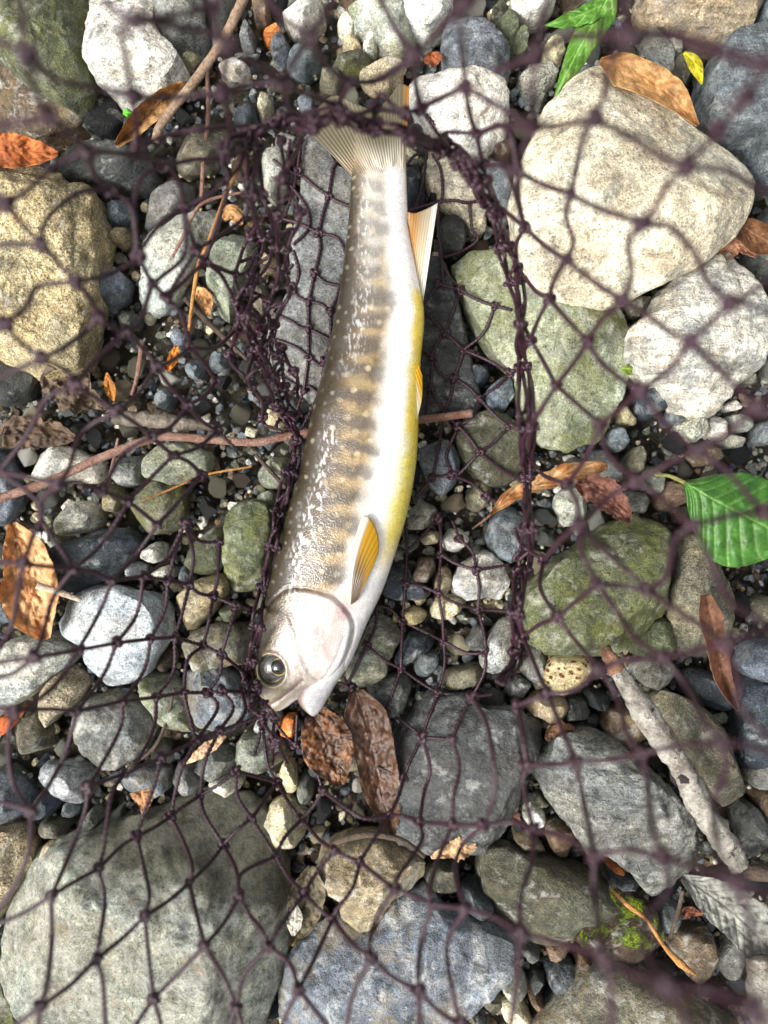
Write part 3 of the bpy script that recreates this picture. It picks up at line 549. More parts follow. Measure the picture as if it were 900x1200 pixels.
def ico(sub, seed):
    bm = bmesh.new(); bmesh.ops.create_icosphere(bm, subdivisions=sub, radius=1.0)
    rg = np.random.default_rng(seed); V = np.array([v.co[:] for v in bm.verts]); F = np.array([[v.index for v in f.verts] for f in bm.faces]); bm.free()
    for _ in range(13):
        n = rg.normal(0, 1, 3); n /= np.linalg.norm(n); e = V @ n - rg.uniform(0.42, 0.8); V -= np.where(e > 0, e * 0.95, 0)[:, None] * n
    V /= np.abs(V).max()
    V *= np.array([1, rg.uniform(0.62, 0.95), rg.uniform(0.45, 0.75)])
    for i in range(len(V)): V[i] *= 1 + 0.07 * noise.fractal(Vector(V[i]) * 1.5 + Vector((seed * 3.7, 0, 0)), 1, 2, 3)
    return V, F
GCOL = ['gr', 'gr', 'dg', 'dg', 'bg', 'bg', 'db', 'db', 'bk', 'ol', 'ol', 'do', 'do', 'tn', 'br', 'pg', 'pn', 'dr', 'cr', 'wh']
def gravel():
    free = ~occ
    # loose pebbles big enough to pick apart, in the gaps between the traced stones
    dist = np.full(occ.shape, 99.0)
    placed = []; cnt = 0; tries = 0
    shapes = [ico(3, 40 + k) for k in range(12)]; meshes = []
    for k, (V, F) in enumerate(shapes):
        me = bpy.data.meshes.new('pebble'); me.from_pydata(V.tolist(), [], F.tolist()); me.polygons.foreach_set('use_smooth', [True] * len(me.polygons)); me.set_sharp_from_angle(angle=R(32)); me.materials.append(SM['plain'] if k % 4 else SM['speck']); meshes.append(me)
    fy, fx = np.nonzero(free[50:1250, 50:950])
    while cnt < 112 and tries < 9000:
        tries += 1
        r = 15.5 - 8.5 * min(1, tries / 6000)
        k = rng.integers(len(fx)); x, y = fx[k] + 0.5, fy[k] + 0.5
        yi, xi = int(y) + 50, int(x) + 50; rr = int(r)
        if occ[max(0, yi - rr):yi + rr, max(0, xi - rr):xi + rr].mean() > 0.14: continue
        if any(math.hypot(x - a, y - b) < (r + c) * 0.92 for a, b, c in placed): continue
        if fish_cover(x, y): continue
        placed.append((x, y, r)); cnt += 1
        ck = GCOL[rng.integers(len(GCOL))]; rgb, cname = PAL[ck]
        z = SOIL + 0.0085 + rng.uniform(0, 0.004)
        o = bpy.data.objects.new('pebble', meshes[rng.integers(12)]); link(o)
        s = r * PX * 1.12; o.scale = (s, s, s); o.rotation_euler = (rng.uniform(-.35, .35), rng.uniform(-.35, .35), rng.uniform(0, 6.28))
        o.location = P(x, y, z); cc = stone_col(rgb, 0.92); o.color = cc
        V = np.array([v.co[:] for v in o.data.vertices])
        _, al = auto_label(x, y, r * 1.7, cname, V @ np.array(o.rotation_euler.to_matrix()).T)
        tag(o, al, 'pebble', 'stones of the river bed')
        M = np.array(o.rotation_euler.to_matrix()) * s; W = V @ M.T
        register(W, [tuple(p.vertices) for p in o.data.polygons], o.location)
        ALLSTONES.append((o, x, y, r * 1.7))
    # everything smaller and the bed beyond the frame: one mesh
    sh = [ico(2, 80 + k) for k in range(14)]; sh1 = [ico(1, 120 + k) for k in range(10)]
    vs, fs, cs = [], [], []; base = 0
    def put(x, y, z, s):
        nonlocal base
        V, F = sh[rng.integers(14)] if s > 0.0018 else sh1[rng.integers(10)]
        a = rng.uniform(0, 6.28); t = rng.uniform(-.5, .5); M = np.array(Matrix.Rotation(a, 3, 'Z') @ Matrix.Rotation(t, 3, 'X')) * s
        vs.append(V @ M.T + np.array([x, y, z])); fs.append(F + base); base += len(V)
        c = np.array(stone_col(PAL[GCOL[rng.integers(len(GCOL))]][0], rng.uniform(0.75, 1.2))); cs.append(np.tile(c, (len(V), 1)))
    n = 0
    for k in range(90000):                       # inside the frame: where no stone lies
        x, y = rng.uniform(-45, 945), rng.uniform(-45, 1245)
        if occ[int(y) + 50, int(x) + 50]: continue
        r = rng.choice([2.4, 3.4, 4.6, 6.2, 8, 10], p=[.16, .22, .24, .20, .12, .06])
        z = SOIL + rng.uniform(0.0005, 0.0095)
        p = P(x, y, z); put(p.x, p.y, z, r * PX); n += 1
        if n > 10000: break
    for k in range(3000):                        # beyond the frame
        x, y = rng.uniform(-0.42, 0.42), rng.uniform(-0.48, 0.48)
        if abs(x) < 0.168 and abs(y) < 0.222: continue
        s = rng.choice([0.004, 0.006, 0.009, 0.014, 0.022], p=[.22, .3, .26, .15, .07])
        put(x, y, SOIL + s * 0.3 + rng.uniform(0, .002), s)
    V = np.vstack(vs); F = np.vstack(fs)
    g = mesh_obj('gravel', V.tolist(), F.tolist(), GRAVEL, cols=np.vstack(cs), sharp=32)
    tag(g, 'fine mixed grey and brown river gravel filling the gaps between the stones', 'gravel', kind='stuff')
    register(V, [tuple(f) for f in F.tolist()], (0, 0, 0))
def ground():
    n = 130; q = np.linspace(-1, 1, n); q = np.sign(q) * (np.abs(q) * 0.5 + 60 * np.abs(q) ** 9)
    V = [(x, y, SOIL + (0.0016 * fbm((x, y, 0), 60, 3) if max(abs(x), abs(y)) < 0.6 else 0)) for y in q for x in q]
    F = [(j * n + i, j * n + i + 1, (j + 1) * n + i + 1, (j + 1) * n + i) for j in range(n - 1) for i in range(n - 1)]
    s = NT('wet_soil'); tc = s.n('TexCoord'); v = tc.outputs['Object']
    n1 = s.noise(v, 130, 8, 0.7); n2 = s.noise(v, 900, 5, 0.7)
    c = s.mix(s.ramp(n1, 0.35, 0.65), lin((56, 51, 43)), lin((98, 90, 74))); c = s.mix(1.0, c, s.grey(s.ramp(n2, 0.3, 0.7, 0.5, 1.4)), 'MULTIPLY')
    m = s.fin(c, 0.75, s.bump(s.math('ADD', n1, n2), 1.0, 0.003))
    tag(mesh_obj('ground', V, F, m), 'dark damp soil of the river bed under the stones', 'ground', kind='structure')
# ---------------------------------------------------------------- fish (a char lying on its side, head towards the bottom of the picture)
FISH_Z = 0.026                      # height of the body's axis above the bed
FPAIR = [((421, 158), (471, 152)), ((418, 172), (473, 166)), ((415, 188), (475, 182)), ((412, 208), (476, 202)), ((410, 235), (477, 230)), ((407, 272), (479, 268)), ((401, 320), (488, 318)), ((393, 370), (497, 368)), ((380, 430), (493, 425)),
         ((366, 482), (491, 480)), ((353, 545), (488, 540)), ((337, 600), (479, 594)), ((325, 645), (466, 640)), ((314, 690), (449, 690)), ((305, 730), (430, 731)),
         ((299, 768), (411, 775)), ((297, 790), (394, 797)), ((298, 805), (368, 809)), ((302, 817), (349, 819)), ((309, 827), (338, 827)), ((317, 832), (329, 832))]
FTHICK = [.07, .16, .30, .44, .5, .54, .58, .62, .64, .66, .66, .66, .66, .64, .62, .60, .60, .62, .66, .72, .8]
def fish_cover(x, y):
    for a, b in zip(FPAIR[:-2], FPAIR[1:]):
        if min(a[0][1], a[1][1]) - 3 <= y <= max(b[0][1], b[1][1]) and max(a[0][0], b[0][0]) + 12 < x < min(a[1][0], b[1][0]) - 12: return True
    return False
def fish_mat():
    s = NT('fish_skin'); a = s.n('Attribute'); a.attribute_name = 'Col'
    tc = s.n('TexCoord'); v = tc.outputs['Object']
    n1 = s.noise(v, 420, 5, 0.6); n2 = s.noise(v, 90, 4, 0.6)
    vz = s.voro(v, 1500)
    c = s.mix(1.0, a.outputs['Color'], s.grey(s.ramp(n1, 0.3, 0.7, 0.86, 1.14)), 'MULTIPLY')
    c = s.mix(1.0, c, s.grey(s.ramp(vz, 0.1, 0.6, 1.12, 0.9)), 'MULTIPLY')
    rough = s.ramp(n2, 0.35, 0.65, 0.26, 0.42)
    nrm = s.bump(vz, 0.3, 0.0003); nrm = s.bump(n1, 0.10, 0.0005, nrm)
    sil = a.outputs['Alpha']; c = s.mix(s.math('MULTIPLY', sil, 0.8), c, (0.93, 0.93, 0.92, 1))
    m = s.fin(c, rough, nrm, 0.6); s.l(s.math('MULTIPLY', sil, 0.75), s.b.inputs['Metallic'])
    s.b.inputs['Coat Weight'].default_value = 0.8; s.b.inputs['Coat Roughness'].default_value = 0.11
    cn = s.bump(s.math('ADD', s.noise(v, 900, 3, 0.6), s.math('MULTIPLY', vz, 0.6)), 0.42, 0.0006); s.l(cn, s.b.inputs['Coat Normal'])
    s.b.inputs['Subsurface Weight'].default_value = 0.08; s.b.inputs['Subsurface Radius'].default_value = (0.004, 0.003, 0.002); s.b.inputs['Subsurface Scale'].default_value = 0.5
    return m
def fin_mat():
    s = NT('fish_fin'); a = s.n('Attribute'); a.attribute_name = 'Col'
    m = s.fin(a.outputs['Color'], 0.28, None, 0.5)
    tr = s.n('BsdfTranslucent'); s.l(a.outputs['Color'], tr.inputs[0]); mx = s.n('MixShader'); mx.inputs[0].default_value = 0.3
    s.l(s.b.outputs[0], mx.inputs[1]); s.l(tr.outputs[0], mx.inputs[2]); s.l(mx.outputs[0], s.out.inputs['Surface'])
    return m
def simple_mat(name, col, rough, spec=0.5, coat=0):
    s = NT(name); v, _ = s.ovec(); n = s.noise(v, 700, 4, 0.6)
    m = s.fin(s.mix(1.0, col, s.grey(s.ramp(n, 0.3, 0.7, 0.8, 1.2)), 'MULTIPLY'), rough, None, spec)
    s.b.inputs['Coat Weight'].default_value = coat; s.b.inputs['Coat Roughness'].default_value = 0.05
    return m
def lerp(a, b, f): return a + (b - a) * np.asarray(f)[..., None]
def L3(c, k=1.0): return np.array(lin(c, k)[:3])
def smooth_line(x, y, pl, wd):
    d = np.full(x.shape, 1e9)
    for (x0, y0), (x1, y1) in zip(pl[:-1], pl[1:]):
        dx, dy = x1 - x0, y1 - y0; t = np.clip(((x - x0) * dx + (y - y0) * dy) / (dx * dx + dy * dy), 0, 1)
        d = np.minimum(d, np.hypot(x - x0 - t * dx, y - y0 - t * dy))
    return np.exp(-(d / wd) ** 2)
def head_features(x, y):
    """relief (m) and masks on the upper side of the head, in photograph pixels"""
    wob = np.array([noise.fractal(Vector((a / 34, b / 34, 1.7)), 1, 2, 3) for a, b in zip(x, y)])
    ax, ay = (x - 360) * -0.30 + (y - 742) * 0.954, (x - 360) * 0.954 + (y - 742) * 0.30
    e = (np.abs(ax / 55) ** 2.5 + np.abs(ay / 51) ** 2.5) ** 0.4 + wob * 0.05
    rear = sstep(25, -12, ax) + sstep(5, 40, ay) * sstep(60, 20, ax); rear = np.clip(rear, 0, 1)
    oper = sstep(1.03, 0.95, e) * rear
    oper_soft = sstep(1.03, 0.5, e)
    edge = np.exp(-((e - 1.045) / 0.03) ** 2) * rear
    pre = smooth_line(x, y, [(344, 715), (352, 735), (356, 760), (366, 782), (378, 795)], 3.0)
    maxi = smooth_line(x, y, [(318, 824), (334, 812), (347, 801), (357, 792)], 2.6)
    maxr = smooth_line(x, y, [(322, 829), (338, 817), (351, 806), (361, 797)], 4.0)
    branch = np.maximum(smooth_line(x, y, [(414, 735), (408, 760), (398, 780), (384, 800), (370, 815)], 1.8), 0.6 * smooth_line(x, y, [(404, 742), (396, 765), (384, 785), (372, 800)], 1.6))
    de = np.hypot((x - 322) / 16.5, (y - 780) / 18.0)
    sock = sstep(1.12, 0.86, de); ring = np.exp(-((de - 1.06) / 0.14) ** 2)
    z = oper * 0.0011 - edge * 0.0005 + wob * 0.0004 * sstep(690, 710, y) - pre * 0.0004 - maxi * 0.0006 + maxr * 0.0002 - branch * 0.0004 - sock * 0.0022 + ring * 0.0007
    return z, dict(oper=oper, osoft=oper_soft, edge=edge, pre=pre, maxi=maxi, maxr=maxr, sock=sock, ring=ring, branch=branch)
def build_fish():
    root = empty('fish', P(400, 520, FISH_Z - 0.014)); tag(root, 'spotted char with grey bars, white belly and yellow fins lying on the net', 'fish')
    off = np.array(root.location)
    n = 34; L = cat_rom([p[0] for p in FPAIR], n); Rr = cat_rom([p[1] for p in FPAIR], n); K = cat_rom([[k] for k in FTHICK], n)[:, 0]
    nt_ = len(L); nu = 150; nb = 40
    th = np.concatenate([np.linspace(0, math.pi, nu), np.linspace(math.pi, 2 * math.pi, nb + 2)[1:-1]]); m = len(th)
    C = (L + Rr) / 2; A = (Rr - L) / 2; hw = np.hypot(A[:, 0], A[:, 1]) * PX
    u = -np.cos(th); sz = np.sin(th)
    X = C[:, 0:1] + A[:, 0:1] * u; Y = C[:, 1:2] + A[:, 1:2] * u
    zz = np.sign(sz) * np.abs(sz) ** 0.86
    Z = FISH_Z + K[:, None] * hw[:, None] * zz
    T = np.repeat(np.linspace(0, 1, nt_)[:, None], m, 1); U = np.repeat(u[None, :], nt_, 0); TOP = np.repeat((sz >= -0.05)[None, :], nt_, 0)
    x, y = X.ravel(), Y.ravel(); top = TOP.ravel(); uu = U.ravel(); z = Z.ravel()
    hz, M = head_features(x, y)
    z = z + np.where(top, hz, 0) * np.clip(np.repeat(np.abs(sz)[None, :], nt_, 0).ravel() * 3, 0, 1)
    # ---------- skin colour (pigment only)
    nz = np.array([noise.fractal(Vector((a / 26, b / 26, 3.3)), 1, 2, 4) for a, b in zip(x, y)])
    nf = np.array([noise.fractal(Vector((a / 5, b / 5, 8.3)), 1, 2, 2) for a, b in zip(x, y)])
    back, mid, low, bel = L3((60, 50, 34)), L3((116, 97, 66)), L3((252, 250, 244)), L3((255, 254, 251))
    w = uu + nz * 0.10
    tail = sstep(420, 260, y)                                  # the tail half is more silvery
    col = lerp(np.tile(back, (len(x), 1)), mid, sstep(-0.76 - 0.14 * tail, -0.30 - 0.16 * tail, w))
    col = lerp(col, L3((222, 216, 204)), sstep(-0.72, -0.25, w) * tail * 0.9)
    col = lerp(col, low, sstep(0.06, 0.42, w)); col = lerp(col, bel, sstep(0.5, 0.7, w))
    # parr marks: soft grey bars along the flank
    ys = 196 + np.array([0, 27, 52, 78, 106, 132, 160, 189, 218, 248, 277, 305, 333, 361, 389, 417, 445, 472]); rr = np.random.default_rng(5)
    bar = np.zeros(len(x))
    xc = np.interp(y, C[:, 1], C[:, 0])
    for i, yc in enumerate(ys):
        half = 9.5 + 2.5 * rr.uniform(-1, 1); slope = 0.10 + rr.uniform(-.05, .05)
        dy = (y - yc - (x - xc) * slope + nz * 7 + nf * 2.0) / half
        lo, hi = -0.62 + rr.uniform(-.15, .1), 0.22 + rr.uniform(-.12, .14)
        bar = np.maximum(bar, np.exp(-dy ** 4) * sstep(lo - .2, lo + .1, w) * sstep(hi + .2, hi - .12, w))
    hm = sstep(700, 675, y)                                    # no bars on the head
    col = lerp(col, L3((84, 78, 74)), bar * (0.62 - 0.12 * tail) * hm)
    # warm cream clouds between the bars
    col = lerp(col, L3((194, 168, 122)), np.clip((1 - bar), 0, 1) * sstep(-.45, -.2, w) * sstep(.4, .1, w) * sstep(0.0, 0.5, nz + 0.35) * 0.50 * hm)
    # pale round spots
    sp = np.zeros(len(x)); spc = np.zeros(len(x)); pl = []
    for k in range(3000):
        a, b = rr.uniform(295, 470), rr.uniform(200, 705); uq = (a - np.interp(b, C[:, 1], C[:, 0])) / np.interp(b, C[:, 1], A[:, 0])
        if not -0.98 < uq < 0.2: continue
        r0 = rr.uniform(1.7, 2.6) if uq < -0.6 else rr.uniform(2.4, 4.6)
        if any(math.hypot(a - p, b - q) < (11 if uq < -0.6 else 17) for p, q in pl): continue
        pl.append((a, b)); sel = (np.abs(x - a) < 12) & (np.abs(y - b) < 12)
        d = np.hypot((x[sel] - a) * 0.9, y[sel] - b) + nf[sel] * 0.8; v = sstep(r0 * 1.25, r0 * 0.55, d)
        sp[sel] = np.maximum(sp[sel], v * rr.uniform(0.35, 1.0) * (0.7 if uq < -0.55 else 1.0))
        spc[sel] = np.where(v > 0, (1.0 if (-0.4 < uq < .1 and rr.random() < .6) else 0.0), spc[sel])
    ca = lerp(np.tile(L3((206, 196, 172)), (len(x), 1)), L3((224, 204, 164)), spc)
    col = col + (ca - col) * (sp * 0.62 * hm * sstep(1.0, .4, nf * .6 + .3))[:, None]
    # dark pepper on the back
    col = lerp(col, L3((48, 42, 30)), sstep(0.25, 0.5, nf) * sstep(-.35, -.8, w) * 0.55)
    # yellow belly edge
    yl = sstep(0.66, 0.86, uu + nz * 0.08) * sstep(335, 350, y) * sstep(690, 610, y)
    col = lerp(col, L3((255, 222, 24)), yl * 0.95); col = lerp(col, L3((250, 240, 130)), sstep(0.5, 0.8, uu) * sstep(480, 560, y) * sstep(660, 600, y) * 0.5)
    # pale peduncle / orange rim at the tail
    col = lerp(col, L3((206, 150, 100)), sstep(0.88, 1.0, uu) * sstep(250, 230, y) * 0.6)
    col = lerp(col, L3((168, 148, 118)), sstep(214, 178, y) * 0.9)
    # head
    hd = sstep(688, 712, y + 0.3 * (x - 360))
    cheek = lerp(np.tile(L3((104, 88, 60)), (len(x), 1)), L3((206, 192, 182)), sstep(-0.60, -0.10, w))
    cheek = lerp(cheek, L3((232, 230, 228)), sstep(0.35, 0.8, w))
    cheek = lerp(cheek, L3((186, 150, 146)), M['osoft'] * sstep(0.1, 0.5, nz + 0.25) * 0.5)
    cheek = lerp(cheek, L3((134, 118, 88)), sstep(760, 805, y) * sstep(0.75, 0.1, w) * 0.85)
    cheek = lerp(cheek, L3((76, 64, 42)), sstep(-0.5, -0.85, w))
    col = lerp(col, cheek, np.maximum(hd, M['oper']))
    col = lerp(col, L3((120, 92, 92)), np.clip(M['edge'] * 0.36 + M['pre'] * 0.18 + M['maxi'] * 0.8 + M['branch'] * 0.4, 0, 1) * sstep(680, 692, y))
    col = lerp(col, L3((222, 206, 170)), M['maxr'] * 0.12)
    col = lerp(col, L3((150, 60, 80)), np.exp(-((x - 405) / 7) ** 2 - ((y - 712) / 10) ** 2) * 0.55)
    col = lerp(col, L3((60, 54, 40)), M['sock'] * 0.9); col = lerp(col, L3((170, 160, 130)), M['ring'] * sstep(1, .0, M['sock']) * 0.6)
    col = np.clip(col, 0, 1) * 0.97
    # reflective silvery scales, in ragged flecks along the upper flank and over the tail half
    nl = np.array([noise.fractal(Vector((a / 3.2, b / 7.5, 5.1)), 1, 2, 3) for a, b in zip(x, y)])
    band = np.exp(-((w + 0.54) / 0.10) ** 2) * sstep(470, 540, y) * sstep(712, 690, y) + 0.8 * sstep(-0.72, -0.5, w) * sstep(0.3, 0.0, w) * sstep(470, 380, y) * sstep(205, 230, y) * np.exp(-((w + 0.42) / 0.25) ** 2)
    band = band + 0.8 * sstep(695, 720, y) * sstep(-0.55, -0.3, w) * sstep(0.55, 0.2, w) * sstep(810, 770, y)
    silver = sstep(0.10, 0.36, nl) * np.clip(band, 0, 0.85) * (1 - M['sock'])
    pos = np.array([P(a, b, FISH_Z)[:] for a, b in zip(x, y)]); pos[:, 2] = z; pos -= off
    F = [(i * m + j, i * m + (j + 1) % m, (i + 1) * m + (j + 1) % m, (i + 1) * m + j) for i in range(nt_ - 1) for j in range(m)]
    F.append(tuple(range(m))[::-1]); F.append(tuple((nt_ - 1) * m + j for j in range(m)))
    skin = fish_mat()
    body = mesh_obj('body', pos, F, skin, root, cols=np.hstack([col, silver[:, None]]))
    bvh = BVHTree.FromPolygons([tuple(p + off) for p in pos], F)
    def on_body(px, py, lift):
        z0 = FISH_Z
        for _ in range(3):
            q = P(px, py, z0); h = bvh.ray_cast(Vector((q.x, q.y, 0.2)), Vector((0, 0, -1)))
            if h[0] is None: return P(px, py, z0 + lift)
            z0 = h[0].z
        return P(px, py, z0 + lift)
    # ---------- lower jaw
    jp = [((372, 766), (411, 770)), ((360, 782), (404, 786)), ((351, 798), (394, 801)), ((348, 811), (386, 815)), ((351, 823), (379, 827)), ((359, 833), (373, 835)), ((365, 838), (369, 838))]
    jl = cat_rom([p[0] for p in jp], 8); jr = cat_rom([p[1] for p in jp], 8); mj = 28; V = []; cc = []
    for a, b in zip(jl, jr):
        c, h = (a + b) / 2, (b - a) / 2; hwm = np.hypot(*h) * PX
        for k in range(mj):
            t = 2 * math.pi * k / mj; uq = -math.cos(t); q = c + h * uq; s_ = math.sin(t)
            p = P(q[0], q[1], FISH_Z); V.append((p.x - off[0], p.y - off[1], FISH_Z + 0.001 + hwm * 1.05 * math.copysign(abs(s_) ** .85, s_) - off[2]))
            f = sstep(-0.8, -0.2, uq); cl = L3((150, 120, 110)) * (1 - f) + L3((232, 231, 230)) * f; cc.append((*(cl * (0.82 + 0.25 * noise.noise(Vector((q[0] / 6, q[1] / 9, 2))))), 0))
    nj = len(jl); F = [(i * mj + k, i * mj + (k + 1) % mj, (i + 1) * mj + (k + 1) % mj, (i + 1) * mj + k) for i in range(nj - 1) for k in range(mj)] + [tuple(range(mj))[::-1], tuple((nj - 1) * mj + k for k in range(mj))]
    mesh_obj('lower_jaw', V, F, skin, root, cols=cc)
    # mouth cavity, between the jaws
    bm = bmesh.new(); bmesh.ops.create_icosphere(bm, subdivisions=3, radius=1)
    for v in bm.verts:
        v.co = Vector((v.co.x * 0.0052, v.co.y * 0.0065, v.co.z * 0.0042)) + (P(349, 806, FISH_Z - 0.0008) - Vector(off))
    me = bpy.data.meshes.new('mouth_lining'); bm.to_mesh(me); bm.free(); me.polygons.foreach_set('use_smooth', [True] * len(me.polygons)); me.materials.append(simple_mat('mouth_lining', lin((34, 26, 26)), 0.35)); link(bpy.data.objects.new('mouth_lining', me), root)
    # ---------- eye
    ec = on_body(322, 780, 0); er = 0.0062
    def dome(name, ctr, rx, ry, rz, mat, parent, cols=None, pxl=None):
        bm = bmesh.new(); bmesh.ops.create_uvsphere(bm, u_segments=40, v_segments=24, radius=1)
        for v in bm.verts: v.co = Vector((v.co.x * rx, v.co.y * ry, v.co.z * rz)) + (ctr - (Vector(off)))
        me = bpy.data.meshes.new(name); bm.to_mesh(me); bm.free(); me.polygons.foreach_set('use_smooth', [True] * len(me.polygons)); me.materials.append(mat)
        return link(bpy.data.objects.new(name, me), parent)
    ez = ec.z - 0.0006
    eye = dome('eye', Vector((ec.x, ec.y, ez)), 0.0049, 0.0055, 0.0030, simple_mat('eye_white', lin((70, 70, 64)), 0.12, 0.8, 1.0), root); eye['label'] = 'silvery grey eye with a black pupil'
    e2 = P(327.5, 780, ez); e2.z = ez + 0.0013
    dome('iris', e2, 0.0037, 0.0037, 0.0024, simple_mat('eye_iris', lin((190, 160, 90)), 0.2, 0.8, 1.0), eye)
    e2 = e2 + Vector((0, 0, 0.0007)); dome('pupil', e2, 0.0031, 0.0031, 0.0023, simple_mat('eye_pupil', (0.004, 0.005, 0.008, 1), 0.05, 0.9, 1.0), eye)
    # ---------- fins: ray-ribbed sheets. rows run from the base edge to the outer edge
    fm = fin_mat()
    def fin(name, base, tip, nrays, zfun, cfun, thick=0.0005, rib=0.00022, nr=24, bow=0):
        nc = nrays * 6 + 1; B = np.array(base, float); Tp = np.array(tip, float)
        def samp(p, f):
            d = np.concatenate([[0], np.cumsum(np.hypot(*np.diff(p, axis=0).T))]); d /= d[-1]
            return np.stack([np.interp(f, d, p[:, 0]), np.interp(f, d, p[:, 1])], 1)
        f = np.linspace(0, 1, nc); b, t = samp(cat_rom(B, 8), f), samp(cat_rom(Tp, 8), f)
        V = []; cs = []
        for side in (1, -1):
            for i in range(nr):
                g = i / (nr - 1)
                for j in range(nc):
                    q = b[j] * (1 - g) + t[j] * g; q = q - np.array([bow * math.sin(math.pi * g) * (1 - f[j]), 0])
                    rb = (0.5 + 0.5 * math.cos(2 * math.pi * f[j] * nrays)) * (1 - 0.6 * g)
                    p = zfun(q[0], q[1], f[j], g); z = side * (thick * 0.5 * (1 - 0.6 * g) + rib * rb)
                    V.append((p.x - off[0], p.y - off[1], p.z + z - off[2])); c = cfun(f[j], g) * (0.72 + 0.4 * rb); cs.append((*np.clip(c, 0, 1), 1))
        N = nr * nc; F = []
        for i in range(nr - 1):
            for j in range(nc - 1):
                a = i * nc + j; F.append((a, a + 1, a + nc + 1, a + nc)); F.append((N + a, N + a + nc, N + a + nc + 1, N + a + 1))
        rim = [j for j in range(nc)] + [i * nc + nc - 1 for i in range(1, nr)] + [(nr - 1) * nc + j for j in range(nc - 2, -1, -1)] + [i * nc for i in range(nr - 2, 0, -1)]
        for k in range(len(rim)):
            a, c = rim[k], rim[(k + 1) % len(rim)]; F.append((c, a, N + a, N + c))
        return mesh_obj(name, V, F, fm, root, cols=cs)
    olive, oran, yel, wht = L3((150, 140, 112)), L3((206, 140, 52)), L3((232, 178, 24)), L3((240, 238, 230))
    fin('tail_fin', [(414, 208), (430, 203), (455, 200), (474, 202)], [(360, 151), (372, 128), (392, 112), (418, 122), (440, 128), (458, 112), (468, 98), (480, 102)], 26,
        lambda a, b, f, g: on_body(a, b, -0.0006 + 0.0011 * float(sstep(0.02, 0.2 + 0.1 * math.sin(f * 31), g))) if b > 153 and 417 < a < 474 else P(a, b, FISH_Z + 0.0004 - 0.002 * g + 0.0012 * math.sin(f * 9 + g * 3) * g),
        lambda f, g: ((L3((150, 130, 100)) * (1 - sstep(.1, .5, f)) + L3((236, 226, 206)) * sstep(.1, .5, f)) * (1 - sstep(.05, .5, g)) + (olive * (1 - .25 * g) * (1 - sstep(.93, 1, f)) + oran * sstep(.93, 1, f)) * 0.75 * sstep(.05, .5, g)) , 0.0006, 0.0003, 40)
    fin('anal_fin', [(480, 272), (486, 312), (492, 335), (496, 353)], [(477, 248), (486, 250), (500, 245), (513, 238)], 11,
        lambda a, b, f, g: P(a, b, FISH_Z + 0.001 + 0.003 * g),
        lambda f, g: (L3((214, 158, 84)) * (1 - sstep(.2, .7, f)) + L3((232, 216, 184)) * sstep(.2, .7, f)) * (1 - sstep(.74, .86, f)) * (0.8 + 0.3 * (1 - g)) + wht * sstep(.74, .86, f), 0.0009)
    fin('pelvic_fin', [(490, 428), (486, 440), (484, 455)], [(495, 440), (494, 470), (485, 503)], 6,
        lambda a, b, f, g: P(a, b, FISH_Z + 0.0062 - 0.001 * g),
        lambda f, g: yel * (1 - sstep(.3, .7, f)) + L3((244, 232, 190)) * sstep(.3, .7, f), 0.001)
    fin('pectoral_fin', [(410, 709), (414, 707), (419, 703)], [(424, 606), (430, 604), (437, 612), (443, 627), (444, 645), (437, 665), (425, 690)], 12,
        lambda a, b, f, g: on_body(a, b, 0.0006 + 0.0016 * math.sin(min(1, g) * 2.0)),
        lambda f, g: (L3((126, 106, 84)) * (1 - sstep(.3, .85, g)) + L3((216, 166, 40)) * sstep(.3, .85, g)) * (1 - sstep(.14, .07, f)) + L3((248, 242, 230)) * sstep(.14, .07, f), 0.0007, 0.00025, 30, 6)
    return root, bvh
